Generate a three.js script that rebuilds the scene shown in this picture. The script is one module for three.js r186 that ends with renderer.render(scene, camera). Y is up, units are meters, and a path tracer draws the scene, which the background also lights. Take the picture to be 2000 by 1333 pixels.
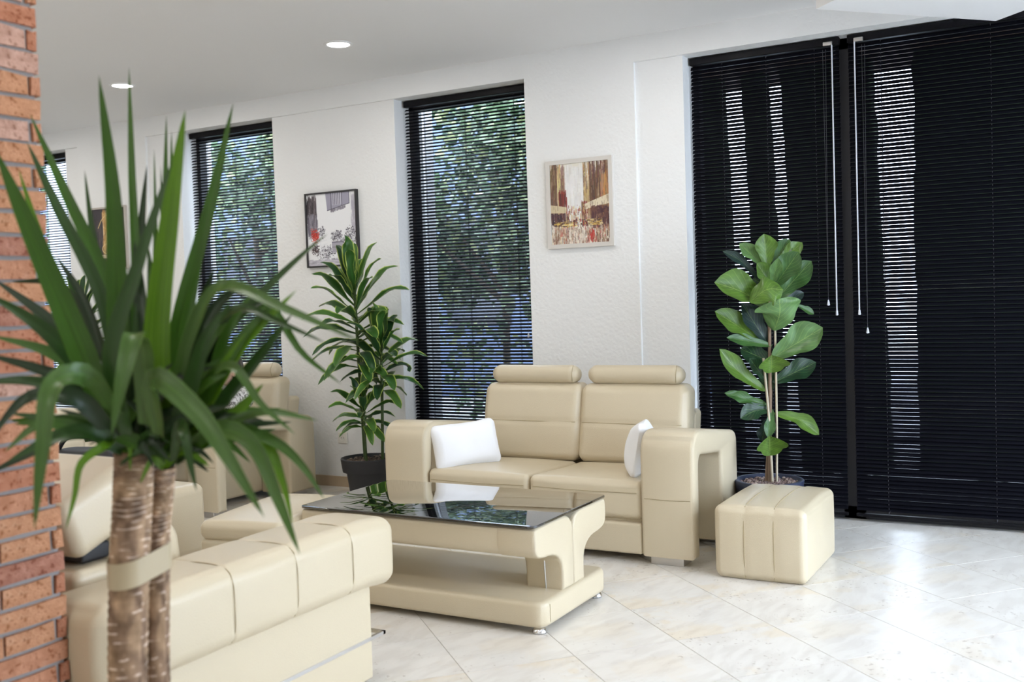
import * as THREE from 'three';
import { mergeGeometries, mergeVertices, toCreasedNormals } from 'three/addons/utils/BufferGeometryUtils.js';
import { MarchingCubes } from 'three/addons/objects/MarchingCubes.js';
import { RectAreaLightUniformsLib } from 'three/addons/lights/RectAreaLightUniformsLib.js';
import { FontLoader } from 'three/addons/loaders/FontLoader.js';
import { TextGeometry } from 'three/addons/geometries/TextGeometry.js';

// ---------------------------------------------------------------- camera, sky, exposure
RectAreaLightUniformsLib.init();
const scene = new THREE.Scene();
const CAM = [0, 1.32, 0], YAW = 0.51103, PITCH = -0.04035, ROLL = -0.03325, F = 2001.2;
const camera = new THREE.PerspectiveCamera(2 * Math.atan(666.5 / F) * 180 / Math.PI, 1.5, 0.05, 120);
camera.position.set(...CAM);
camera.rotation.set(PITCH, YAW, ROLL, 'YXZ');
camera.focus = 5.3;
camera.userData.fStop = 2.8;
camera.updateMatrixWorld(true);
scene.background = new THREE.Color().setRGB(0.8, 0.9, 1.06);   // overcast sky
scene.backgroundIntensity = 9.0;
const renderer = new THREE.WebGLRenderer({ antialias: true });
renderer.toneMapping = THREE.LinearToneMapping;
renderer.toneMappingExposure = 1.17;
renderer.shadowMap.enabled = true;
const LAMP = 198;                                                // radiance of one ceiling downlight

// ---------------------------------------------------------------- helpers
let seed = 7;
const rnd = () => { seed = (seed + 0x6D2B79F5) | 0; let t = Math.imul(seed ^ (seed >>> 15), 1 | seed); t = (t + Math.imul(t ^ (t >>> 7), 61 | t)) ^ t; return ((t ^ (t >>> 14)) >>> 0) / 4294967296; };
const rr = (a, b) => a + (b - a) * rnd();
const V = (x, y, z) => new THREE.Vector3(x, y, z);
const smooth = (a, b, x) => { const t = Math.min(1, Math.max(0, (x - a) / (b - a))); return t * t * (3 - 2 * t); };
const mix = (a, b, t) => a + (b - a) * t;
// a point of the room seen at pixel (x, y) of the 2000 x 1333 photograph, this far from the camera
const at = (x, y, depth) => V((x - 1000) / F * depth, -(y - 666.5) / F * depth, -depth).applyMatrix4(camera.matrixWorld);
const taken = {};
function numbered(n) { taken[n] = (taken[n] ?? -1) + 1; return taken[n] ? n + '_' + String(taken[n]).padStart(3, '0') : n; }
function tag(o, label, category, group) { o.userData.label = label; o.userData.category = category; if (group) o.userData.group = group; return o; }
function thing(name, label, category, p = [0, 0, 0], turn = 0, group) {
  const o = new THREE.Group(); o.name = numbered(name); o.position.set(...p); o.rotation.y = turn; scene.add(o);
  return tag(o, label, category, group);
}
function part(name, g, m, parent) {
  const o = new THREE.Mesh(Array.isArray(g) ? mergeGeometries(g.map((k) => plain(k)), false) : g, m);
  o.name = name; parent.add(o); return o;
}
function plain(g) { const k = g.index ? g.toNonIndexed() : g.clone(); for (const a of Object.keys(k.attributes)) if (!['position', 'normal', 'uv'].includes(a)) k.deleteAttribute(a); if (!k.attributes.uv) k.setAttribute('uv', new THREE.BufferAttribute(new Float32Array(k.attributes.position.count * 2), 2)); return k; }
function struct(name, g, m) { const o = part(name, g, m, scene); o.userData.kind = 'structure'; return o; }
function structGroup(name, p = [0, 0, 0]) { const o = new THREE.Group(); o.name = name; o.position.set(...p); o.userData.kind = 'structure'; scene.add(o); return o; }
// box given by its limits, with uv in metres
function box(x0, x1, y0, y1, z0, z1) {
  const g = new THREE.BoxGeometry(Math.abs(x1 - x0), Math.abs(y1 - y0), Math.abs(z1 - z0));
  g.translate((x0 + x1) / 2, (y0 + y1) / 2, (z0 + z1) / 2);
  return boxUV(g);
}
function boxUV(g, s = 1) {
  const p = g.attributes.position, n = g.attributes.normal, uv = new Float32Array(p.count * 2);
  for (let i = 0; i < p.count; i++) {
    const ax = Math.abs(n.getX(i)), ay = Math.abs(n.getY(i)), az = Math.abs(n.getZ(i));
    const [u, v] = ay > ax && ay > az ? [p.getX(i), p.getZ(i)] : ax > az ? [p.getZ(i), p.getY(i)] : [p.getX(i), p.getY(i)];
    uv[2 * i] = u * s; uv[2 * i + 1] = v * s;
  }
  g.setAttribute('uv', new THREE.BufferAttribute(uv, 2)); return g;
}
function smoothNormals(g) {
  const p = g.attributes.position, ix = g.index, acc = new Map(), n = new Float32Array(p.count * 3), key = (i) => Math.round(p.getX(i) * 2e4) + ',' + Math.round(p.getY(i) * 2e4) + ',' + Math.round(p.getZ(i) * 2e4);
  const keys = []; for (let i = 0; i < p.count; i++) keys.push(key(i));
  const a = V(), b = V(), c = V(), count = ix ? ix.count : p.count;
  for (let t = 0; t < count; t += 3) {
    const q = [0, 1, 2].map((k) => ix ? ix.getX(t + k) : t + k);
    a.fromBufferAttribute(p, q[0]); b.fromBufferAttribute(p, q[1]); c.fromBufferAttribute(p, q[2]);
    b.sub(a); c.sub(a); b.cross(c);
    for (const i of q) { const s = acc.get(keys[i]) ?? acc.set(keys[i], [0, 0, 0]).get(keys[i]); s[0] += b.x; s[1] += b.y; s[2] += b.z; }
  }
  for (let i = 0; i < p.count; i++) { const s = acc.get(keys[i]), l = Math.hypot(...s) || 1; n.set([s[0] / l, s[1] / l, s[2] / l], 3 * i); }
  g.setAttribute('normal', new THREE.BufferAttribute(n, 3)); return g;
}
// an upholstered block: rounded edges, faces that belly out; centred; warp bends it
function puff(w, h, d, { r = 0.03, bulge = [0, 0, 0], arc = 3, inner = 6, warp, wrinkle = 0, ws = 9 } = {}) {
  r = Math.min(r, w / 2 - 1e-4, h / 2 - 1e-4, d / 2 - 1e-4);
  const axis = (H) => { const o = []; for (let k = 0; k <= arc; k++) o.push(H - r + r * Math.tan((arc - k) / arc * Math.PI / 4)); const neg = o.map((v) => -v), pos = o.reverse(); const mid = []; for (let k = 1; k < inner; k++) mid.push(mix(-(H - r), H - r, k / inner)); return [...neg, ...mid, ...pos]; };
  const Hs = [w / 2, h / 2, d / 2], P = [], U = [], I = [];
  const ax = Hs.map(axis);
  for (let a = 0; a < 3; a++) for (const s of [-1, 1]) {
    const u = (a + 1) % 3, v = (a + 2) % 3, base = P.length / 3, nu = ax[u].length, nv = ax[v].length;
    for (let j = 0; j < nv; j++) for (let i = 0; i < nu; i++) {
      const c = [0, 0, 0]; c[a] = s * Hs[a]; c[u] = ax[u][i]; c[v] = ax[v][j];
      const q = c.map((x, k) => Math.max(-(Hs[k] - r), Math.min(Hs[k] - r, x))), e = c.map((x, k) => x - q[k]), l = Math.hypot(...e) || 1;
      const o = q.map((x, k) => x + e[k] / l * r);
      const f = (k) => 1 - Math.pow(Math.abs(c[k]) / Hs[k], 2.4);
      for (let k = 0; k < 3; k++) if (bulge[k]) o[k] += bulge[k] * Math.sign(e[k]) * Math.min(1, Math.abs(e[k]) / r) * f((k + 1) % 3) * f((k + 2) % 3);
      if (wrinkle) { const k = a; o[k] += wrinkle * s * (noise3(o[0] * ws + 3, o[1] * ws, o[2] * ws + 7) - 0.5) * Math.sqrt(Math.max(0, f(u) * f(v))); }
      const p = V(...o); if (warp) warp(p);
      P.push(p.x, p.y, p.z); U.push(c[u], c[v]);
    }
    for (let j = 0; j < nv - 1; j++) for (let i = 0; i < nu - 1; i++) {
      const k = base + j * nu + i;
      if (s > 0) I.push(k, k + 1, k + nu, k + 1, k + nu + 1, k + nu); else I.push(k, k + nu, k + 1, k + 1, k + nu, k + nu + 1);
    }
  }
  const g = new THREE.BufferGeometry();
  g.setAttribute('position', new THREE.Float32BufferAttribute(P, 3)); g.setAttribute('uv', new THREE.Float32BufferAttribute(U, 2)); g.setIndex(I);
  return smoothNormals(g);
}
const move = (g, x, y, z) => g.translate(x, y, z);
function extrudeX(points, x0, x1, bevel = 0.012, holes) {    // a profile of (z, y), pushed along x
  const s = points instanceof THREE.Shape ? points : new THREE.Shape(points.map(([z, y]) => new THREE.Vector2(z, y)));
  const g = new THREE.ExtrudeGeometry(s, { depth: x1 - x0 - 2 * bevel, bevelEnabled: true, bevelSize: bevel, bevelThickness: bevel, bevelOffset: -bevel, bevelSegments: 3, curveSegments: 8, steps: 1 });
  // shape x -> z, shape y -> y, depth -> x (mirrored to keep the winding)
  const m = new THREE.Matrix4().makeBasis(V(0, 0, 1), V(0, 1, 0), V(-1, 0, 0)); g.applyMatrix4(m); g.translate(x1 - bevel, 0, 0);
  const n = toCreasedNormals(g, 0.7); return boxUV(n);
}
function tube(points, r, seg = 12, rad = 6, closed = false) {
  const c = points.length === 2 ? new THREE.LineCurve3(points[0], points[1]) : new THREE.CatmullRomCurve3(points, closed);
  return new THREE.TubeGeometry(c, points.length === 2 ? 1 : seg, r, rad, closed);
}
function rod(a, b, r, rad = 8, r2 = r) {
  const d = b.clone().sub(a), g = new THREE.CylinderGeometry(r2, r, d.length(), rad); g.translate(0, d.length() / 2, 0);
  g.applyQuaternion(new THREE.Quaternion().setFromUnitVectors(V(0, 1, 0), d.normalize())); return g.translate(a.x, a.y, a.z);
}
const lathe = (pts, n = 40) => new THREE.LatheGeometry(pts.map(([x, y]) => new THREE.Vector2(x, y)), n);

// ---------------------------------------------------------------- noise and textures
const H3 = new Float32Array(4096); for (let i = 0; i < 4096; i++) H3[i] = rnd();
const hash3 = (x, y, z) => H3[(Math.imul(x, 73856093) ^ Math.imul(y, 19349663) ^ Math.imul(z, 83492791)) >>> 7 & 4095];
function noise3(x, y, z) {
  const X = Math.floor(x), Y = Math.floor(y), Z = Math.floor(z); let u = x - X, v = y - Y, w = z - Z; u = u * u * (3 - 2 * u); v = v * v * (3 - 2 * v); w = w * w * (3 - 2 * w);
  const l = (a, b, t) => a + (b - a) * t;
  return l(l(l(hash3(X, Y, Z), hash3(X + 1, Y, Z), u), l(hash3(X, Y + 1, Z), hash3(X + 1, Y + 1, Z), u), v), l(l(hash3(X, Y, Z + 1), hash3(X + 1, Y, Z + 1), u), l(hash3(X, Y + 1, Z + 1), hash3(X + 1, Y + 1, Z + 1), u), v), w);
}
const fbm = (x, y, z = 0, o = 4) => { let s = 0, a = 0.5, n = 0; for (let i = 0; i < o; i++) { s += a * noise3(x, y, z); n += a; a *= 0.5; x *= 2.03; y *= 2.03; z += 11.3; } return s / n; };
function dataTex(w, h, fn, srgb = true, repeat) {     // fn(u, v) -> [r, g, b] in 0..255
  const d = new Uint8Array(w * h * 4);
  for (let j = 0; j < h; j++) for (let i = 0; i < w; i++) { const c = fn(i / w, j / h), k = 4 * (j * w + i); d[k] = c[0]; d[k + 1] = c[1]; d[k + 2] = c[2]; d[k + 3] = 255; }
  const t = new THREE.DataTexture(d, w, h); t.magFilter = THREE.LinearFilter; t.minFilter = THREE.LinearMipmapLinearFilter; t.generateMipmaps = true; t.wrapS = t.wrapT = THREE.RepeatWrapping;
  if (srgb) t.colorSpace = THREE.SRGBColorSpace; if (repeat) t.repeat.set(repeat, repeat); t.needsUpdate = true; return t;
}
const clamp8 = (v) => Math.max(0, Math.min(255, v));
function canvasTex(w, h, draw) {
  const c = document.createElement('canvas'); c.width = w; c.height = h; draw(c.getContext('2d'), w, h);
  const t = new THREE.CanvasTexture(c); t.colorSpace = THREE.SRGBColorSpace; return t;
}
const std = (o) => new THREE.MeshStandardMaterial(o), phy = (o) => new THREE.MeshPhysicalMaterial(o);
const rgb = (r, g, b) => new THREE.Color().setRGB(r, g, b);

const plasterBump = dataTex(512, 512, (u, v) => { const p = (x, y) => fbm(x, y, 3, 4); const w = (a) => a * 40; const f = u * 40, g = v * 40; const n = (p(f, g) * (1 - u) + p(f - 40, g) * u); const q = 255 * n; return [q, q, q]; }, false, 1.6);
const leatherBump = dataTex(512, 512, (u, v) => { let m = 1; const gx = u * 60, gy = v * 60; for (let a = -1; a <= 1; a++) for (let b = -1; b <= 1; b++) { const X = Math.floor(gx) + a, Y = Math.floor(gy) + b, wx = ((X % 60) + 60) % 60, wy = ((Y % 60) + 60) % 60; const px = X + hash3(wx, wy, 1), py = Y + hash3(wx, wy, 2); m = Math.min(m, Math.hypot(px - gx, py - gy)); } const q = 255 * (1 - m); return [q, q, q]; }, false, 5);
const M = {
  wall: std({ color: rgb(0.83, 0.83, 0.82), roughness: 0.9, bumpMap: plasterBump, bumpScale: 0.0025 }),
  ceiling: std({ color: rgb(0.80, 0.79, 0.78), roughness: 0.95 }),
  leather: phy({ color: rgb(0.62, 0.53, 0.375), roughness: 0.34, bumpMap: leatherBump, bumpScale: 0.0004, clearcoat: 0.12, clearcoatRoughness: 0.3 }),
  stitch: std({ color: rgb(0.42, 0.34, 0.2), roughness: 0.8 }),
  chrome: std({ color: rgb(0.75, 0.76, 0.79), metalness: 1, roughness: 0.18 }),
  steel: std({ color: rgb(0.62, 0.6, 0.58), metalness: 1, roughness: 0.3 }),
  black: std({ color: rgb(0.012, 0.012, 0.014), roughness: 0.6 }),
  blackGlass: phy({ color: rgb(0.004, 0.004, 0.005), roughness: 0.02, ior: 1.75, clearcoat: 1, clearcoatRoughness: 0.01 }),
  slat: phy({ color: rgb(0.005, 0.0053, 0.0085), roughness: 0.5, specularIntensity: 0.07 }),
  blindRail: phy({ color: rgb(0.006, 0.006, 0.008), roughness: 0.4, specularIntensity: 0.25 }),
  cord: std({ color: rgb(0.72, 0.72, 0.76), roughness: 0.8 }),
  darkCord: std({ color: rgb(0.06, 0.06, 0.07), roughness: 0.8 }),
  clearPlastic: std({ color: rgb(0.62, 0.64, 0.7), roughness: 0.25 }),
  frame: std({ color: rgb(0.03, 0.03, 0.035), roughness: 0.5 }),
  pane: phy({ color: rgb(0.95, 0.97, 0.98), transmission: 1, thickness: 0, roughness: 0.0, ior: 1.5 }),
  grout: std({ color: rgb(0.48, 0.45, 0.4), roughness: 0.9 }),
  mortar: std({ color: rgb(0.3, 0.28, 0.27), roughness: 1, bumpMap: plasterBump, bumpScale: 0.004 }),
  skirting: std({ color: rgb(0.52, 0.4, 0.27), roughness: 0.4 }),
  whiteCloth: std({ color: rgb(0.88, 0.88, 0.89), roughness: 0.95 }),
  whitePlastic: std({ color: rgb(0.8, 0.77, 0.7), roughness: 0.4 }),
  darkHole: std({ color: rgb(0.12, 0.11, 0.1), roughness: 0.7 }),
  potGrey: std({ color: rgb(0.018, 0.019, 0.023), roughness: 0.55 }),
  potBlue: std({ color: rgb(0.022, 0.03, 0.065), roughness: 0.45 }),
  soil: std({ color: rgb(0.1, 0.075, 0.06), roughness: 1 }),
  print: std({ color: rgb(0.85, 0.85, 0.85), roughness: 0.6 }),
  tape: std({ color: rgb(0.45, 0.37, 0.24), roughness: 0.5 }),
};

// ---------------------------------------------------------------- room shell
const ZW = -5.835, CEIL = 2.88, HEAD = 2.73, X0 = -9.2, X1 = 1.6, Z1 = 3.2;
// floor of diagonal marble tiles
{
  const floor = structGroup('floor');
  part('grout_bed', box(X0 - 0.3, X1 + 0.3, -0.12, -0.002, ZW - 0.4, Z1 + 0.3), M.grout, floor);
  const marble = [0, 1, 2, 3, 4].map((k) => dataTex(512, 512, (u, v) => {
    const wx = fbm(u * 3 + k * 9, v * 3, 1 + k, 4), base = fbm(u * 2.2 + 3 * wx + k * 5, v * 2.2, 2, 5);
    const a = 0.35 + 0.12 * k, s = u * Math.cos(a) + v * Math.sin(a), t = -u * Math.sin(a) + v * Math.cos(a);
    const streak = fbm(s * 5 + k * 3, t * 19 + 1.5 * wx, 5 + k, 5);
    const vein = Math.pow(1 - Math.min(1, Math.abs(fbm(s * 2.2 + 7 * k, t * 5 + wx * 2, 9, 5) - 0.5) * 16), 3) * (0.35 + 0.65 * smooth(0.45, 0.62, fbm(u * 5, v * 5, 30 + k, 2)));
    const speck = smooth(0.72, 0.82, fbm(u * 40, v * 40, 20 + k, 2)) * smooth(0.48, 0.62, fbm(u * 4 + k, v * 4, 40, 3));
    const warm = smooth(0.52, 0.72, base) * (k % 2 ? 1 : 0.5), dark = 10 * (1 - smooth(0.25, 0.65, streak)) + 6 * vein + 38 * speck;
    return [clamp8(230 - 2 * warm - dark * 0.9), clamp8(226 - 8 * warm - dark), clamp8(219 - 18 * warm - dark * 1.08)];
  }));
  const mats = marble.map((t) => std({ map: t, roughness: 0.28 }));
  const S = 0.42056, ta = 0.83115, o = [-0.74949, -3.08723], u = [Math.cos(ta), -Math.sin(ta)], v = [-Math.sin(ta), -Math.cos(ta)];
  const geos = [0, 1, 2, 3].map((q) => { const g = new THREE.BoxGeometry(S - 0.0035, 0.02, S - 0.0035); g.translate(0, -0.01, 0); const uv = g.attributes.uv; for (let i = 0; i < uv.count; i++) { let a = uv.getX(i), b = uv.getY(i); for (let k = 0; k < (q & 1) * 2; k++) [a, b] = [b, 1 - a]; uv.setXY(i, a * 0.8 + 0.1 * (q >> 1), b * 0.8 + 0.15 * (q & 1)); } return g; });
  const rest = [], inv = camera.matrixWorldInverse.copy(camera.matrixWorld).invert();
  for (let i = -30; i < 30; i++) for (let j = -30; j < 30; j++) {
    const x = o[0] + S * ((i + 0.5) * u[0] + (j + 0.5) * v[0]), z = o[1] + S * ((i + 0.5) * u[1] + (j + 0.5) * v[1]);
    if (x < X0 - 0.25 || x > X1 + 0.25 || z < ZW - 0.3 || z > Z1 + 0.25) continue;
    const m = mats[Math.floor(rnd() * 5)], g = geos[Math.floor(rnd() * 4)], q = V(x, 0, z).applyMatrix4(inv), px = 1000 - F * q.x / q.z, py = 666.5 + F * q.y / q.z;
    if (q.z < -0.5 && px > -150 && px < 2150 && py < 1560 && x > -6 ) { const t = part('floor_tile', g, m, floor); t.position.set(x, 0, z); t.rotation.y = ta; }
    else rest.push(g.clone().rotateY(ta).translate(x, 0, z));
  }
  const t = part('floor_tiles_beyond', rest, mats[0], floor); t.userData.kind = 'stuff';
}
const ceilingMesh = struct('ceiling', box(X0 - 0.3, X1 + 0.3, CEIL, CEIL + 0.2, ZW - 0.4, Z1 + 0.3), M.ceiling);
// window wall: lintel, flush columns, slightly recessed infill panels between openings
const OPEN = [[-8.6, -7.6], [-6.239, -5.268], [-4.158, -3.121], [-2.066, 0.35]];
{
  const w = structGroup('wall_back');
  part('lintel', box(X0 - 0.3, X1 + 0.3, HEAD, CEIL, ZW, ZW - 0.36), M.wall, w);
  for (const [a, b] of [[X0 - 0.3, -8.6], [-7.42, -6.6], [-3.121, -2.368], [0.35, X1 + 0.3]]) part('column', box(a, b, -0.1, HEAD, ZW, ZW - 0.36), M.wall, w);
  for (const [a, b] of [[-7.6, -7.42], [-6.6, -6.239], [-5.268, -4.158], [-2.368, -2.066]]) part('infill_panel', box(a, b, -0.1, HEAD, ZW - 0.022, ZW - 0.36), M.wall, w);
  const bb = structGroup('baseboard_back');
  for (const [a, b, d] of [[-7.6, -7.42, 0.022], [-7.42, -6.6, 0], [-6.6, -6.239, 0.022], [-5.268, -4.158, 0.022], [-3.121, -2.368, 0], [-2.368, -2.066, 0.022], [0.35, X1, 0]]) part('skirting_tile', box(a, b, 0, 0.075, ZW - d + 0.012, ZW - d), M.skirting, bb);
}
struct('wall_left', box(X0 - 0.3, X0, -0.1, CEIL, ZW, Z1 + 0.3), M.wall);
struct('wall_front', box(X0 - 0.3, X1 + 0.3, -0.1, CEIL, Z1, Z1 + 0.3), M.wall);
// glazed entrance side to the right of the camera
const DOOR = { z0: -5.6, z1: -2.2, top: 2.55 };
{
  const w = structGroup('wall_right');
  part('lintel', box(X1, X1 + 0.3, DOOR.top, CEIL, ZW, Z1), M.wall, w);
  part('pier', box(X1, X1 + 0.3, -0.1, DOOR.top, ZW, DOOR.z0), M.wall, w);
  part('pier', box(X1, X1 + 0.3, -0.1, DOOR.top, DOOR.z1, Z1), M.wall, w);
  const g = structGroup('window_5');
  const n = 3, s = (DOOR.z1 - DOOR.z0) / n;
  for (let k = 0; k <= n; k++) { const z = DOOR.z0 + k * s; part('frame_post', box(X1 + 0.12, X1 + 0.18, 0, DOOR.top, z - 0.03, z + 0.03), M.frame, g); }
  part('frame_rail', box(X1 + 0.12, X1 + 0.18, DOOR.top - 0.06, DOOR.top, DOOR.z0, DOOR.z1), M.frame, g);
  part('frame_rail', box(X1 + 0.12, X1 + 0.18, 0, 0.06, DOOR.z0, DOOR.z1), M.frame, g);
  for (let k = 0; k < n; k++) part('pane', box(X1 + 0.145, X1 + 0.15, 0.06, DOOR.top - 0.06, DOOR.z0 + k * s + 0.03, DOOR.z0 + (k + 1) * s - 0.03), M.pane, g);
}
// dropped soffit standing at an angle near the entrance
{
  const h = 2.6, k = (h - 1.32) / (2.75 - 1.32), A = [-1.186 * k, -5.402 * k], B = [-0.412 * k, -6.242 * k], d = [0.707 * 1.6, 0.707 * 1.6];
  const s = new THREE.Shape([A, B, [B[0] + d[0] * 0.55, B[1] + d[1] * 0.55], [A[0] + d[0], A[1] + d[1]]].map(([x, z]) => new THREE.Vector2(x, -z)));
  const g = new THREE.ExtrudeGeometry(s, { depth: CEIL - h, bevelEnabled: false }); g.rotateX(-Math.PI / 2); g.translate(0, h, 0);
  struct('ceiling_soffit', g, M.ceiling);
}
// windows in the openings: dark frames and panes
OPEN.forEach(([a, b], i) => {
  const g = structGroup('window_' + (i + 1)), z0 = ZW - 0.2, z1 = ZW - 0.27, xs = i === 3 ? [a, -1.163, b] : [a, b];
  for (const x of xs) part('frame_post', box(Math.max(a, x - (x < b && x > a ? 0.06 : 0.035)), Math.min(b, x + (x < b && x > a ? 0.06 : 0.035)), 0, HEAD, z0, z1), M.frame, g);
  part('frame_rail', box(a, b, HEAD - 0.06, HEAD, z0, z1), M.frame, g); part('frame_rail', box(a, b, 0, 0.07, z0, z1), M.frame, g);
  for (let k = 0; k + 1 < xs.length; k++) part('pane', box(xs[k] + 0.035, xs[k + 1] - 0.035, 0.07, HEAD - 0.06, z0 - 0.03, z0 - 0.036), M.pane, g);
});
// ceiling downlights
{
  const trim = lathe([[0.066, 0.0], [0.07, -0.006], [0.084, -0.006], [0.088, -0.001], [0.088, 0.0]], 40), disc = new THREE.CylinderGeometry(0.0665, 0.0665, 0.003, 40);
  const ring = std({ color: rgb(0.85, 0.85, 0.85), roughness: 0.5 }), glow = std({ color: rgb(0.9, 0.9, 0.9), emissive: rgb(1, 0.98, 0.95), emissiveIntensity: 6 });
  const spots = []; for (const z of [-4.92, -3.05, -1.2, 0.65, 2.4]) for (const x of [-7.64, -5.76, -3.88, -2.0, -0.1]) spots.push([x, z]);
  const where = { '-3.88,-4.92': 'round recessed downlight above the couch, larger of the two in view', '-5.76,-4.92': 'round recessed downlight near the brick pillar, behind the yucca tips', '-2,-4.92': 'round recessed downlight cut off by the top edge of the photo' };
  for (const [x, z] of spots) {
    const t = thing('ceiling_downlight', where[x + ',' + z] ?? 'round white recessed downlight out of view in the ceiling', 'downlight', [x, CEIL, z], 0, 'recessed ceiling downlights');
    part('trim', trim, ring, t); const d = part('diffuser', disc, glow, t); d.position.y = -0.0025;
    const l = new THREE.RectAreaLight(rgb(1, 0.97, 0.92), LAMP, 0.1, 0.1); l.name = 'downlight_light'; l.position.set(x, CEIL - 0.008, z); l.rotation.x = -Math.PI / 2; scene.add(l);
  }
}
// ---------------------------------------------------------------- venetian blinds
function slatGeometry(w, chord = 0.025, sag = 0.0018) {
  const top = [], n = 4; for (let k = 0; k <= n; k++) { const t = k / n * 2 - 1; top.push([t * chord / 2, sag * (1 - t * t)]); }
  const ring = [...top, ...top.slice().reverse().map(([z, y]) => [z, y - 0.0005])], P = [], I = [], m = ring.length;
  for (const x of [-w / 2, w / 2]) for (const [z, y] of ring) P.push(x, y, z);
  for (let k = 0; k < m; k++) { const q = (k + 1) % m; I.push(k, q, m + k, q, m + q, m + k); }
  const g = new THREE.BufferGeometry(); g.setAttribute('position', new THREE.Float32BufferAttribute(P, 3)); g.setIndex(I); return smoothNormals(boxNoUv(g));
}
function boxNoUv(g) { g.setAttribute('uv', new THREE.BufferAttribute(new Float32Array(g.attributes.position.count * 2), 2)); return g; }
function blind(label, x0, x1, tilt, { pitch = 0.0225, wild = 0.6, mat = M.slat, ladders, bottom = 0.04, slack = 0, cord = M.cord, lad = -0.001 }) {
  const zb = ZW - 0.128, t = thing('venetian_blind', label, 'blind', [(x0 + x1) / 2, 0, zb], 0, 'black venetian blinds on the window wall'), w = x1 - x0, top = HEAD - 0.006;
  part('headrail', puff(w, 0.042, 0.04, { r: 0.004, arc: 2, inner: 2 }).translate(0, top - 0.021, 0), M.blindRail, t);
  part('bottom_rail', puff(w, 0.018, 0.028, { r: 0.005, arc: 2, inner: 2 }).translate(0, bottom, 0), M.blindRail, t);
  const g = slatGeometry(w - 0.006);
  for (let y = top - 0.06; y > bottom + 0.016; y -= pitch) {
    const s = part('slat', g, mat, t); s.position.set(rr(-0.001, 0.001), y + rr(-0.0006, 0.0006) * wild, 0); s.rotation.x = tilt + rr(-0.035, 0.035) * wild + slack * (top - y); s.rotation.z = rr(-0.0012, 0.0012) * wild;
  }
  for (const x of ladders) for (const z of [lad, -0.012]) part('ladder_cord', rod(V(x - (x0 + x1) / 2, bottom, z), V(x - (x0 + x1) / 2, top - 0.04, z), 0.0016, 5), z > 0 ? cord : M.darkCord, t);
  return t;
}
function wand(t, x, y1, y0, cx, cy) {
  const o = t.position, X = x - o.x, C = cx - o.x;
  part('tilt_wand', mergeGeometries([rod(V(X, y0, 0.032), V(X, y1, 0.03), 0.0042, 6), rod(V(X, y1, 0.03), V(X, y1 + 0.02, 0.02), 0.002, 5)].map(plain)), M.clearPlastic, t);
  part('wand_tip', lathe([[0, -0.03], [0.0075, -0.028], [0.006, -0.004], [0.004, 0], [0, 0.002]], 8).translate(X, y0, 0.032), M.clearPlastic, t);
  part('pull_cord', mergeGeometries([rod(V(C, cy, 0.03), V(C - 0.004, 2.66, 0.028), 0.0011, 5), rod(V(C, cy, 0.031), V(C + 0.012, 2.66, 0.029), 0.0011, 5)].map(plain)), M.darkCord, t);
  part('cord_tassel', lathe([[0, -0.034], [0.009, -0.03], [0.004, -0.004], [0.002, 0.0]], 8).translate(C, cy, 0.0305), M.clearPlastic, t);
  part('cord_lock', puff(0.05, 0.022, 0.016, { r: 0.003, arc: 1, inner: 2 }).translate((X + C) / 2, 2.69, 0.026), M.steel, t);
}
const R = Math.PI / 180;
blind('black venetian blind in the far window beside the brick pillar', -8.58, -7.62, 33 * R, { ladders: [-8.45, -8.1, -7.75], cord: M.darkCord });
blind('half-open black venetian blind in the window behind the yucca leaves', -6.22, -5.29, 37 * R, { ladders: [-6.06, -5.76, -5.42], cord: M.darkCord });
{
  const b = blind('half-open black venetian blind between the two framed pictures', -4.14, -3.14, 37 * R, { ladders: [-3.985, -3.655, -3.275], cord: M.darkCord });
  part('cord_tassel', lathe([[0, -0.034], [0.009, -0.03], [0.004, -0.004], [0.002, 0.0]], 8).translate(-3.2 + 3.64, 1.1, 0.03), M.clearPlastic, b);
  part('pull_cord', rod(V(-3.2 + 3.64, 1.1, 0.03), V(-3.2 + 3.64, 2.66, 0.028), 0.0011, 5), M.darkCord, b);
}
{
  const a = blind('closed black venetian blind behind the fiddle-leaf fig', -2.055, -1.185, 62.5 * R, { ladders: [-1.862, -1.6, -1.325], slack: -0.09 });
  wand(a, -1.222, 2.68, 1.2, -1.268, 1.26);
  const b = blind('wide closed black venetian blind at the right edge of the photo', -1.142, 0.29, 62.5 * R, { ladders: [-0.968, -0.42, 0.13], slack: -0.09 });
  wand(b, -1.1, 2.68, 1.2, -1.058, 1.1);
}

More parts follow.
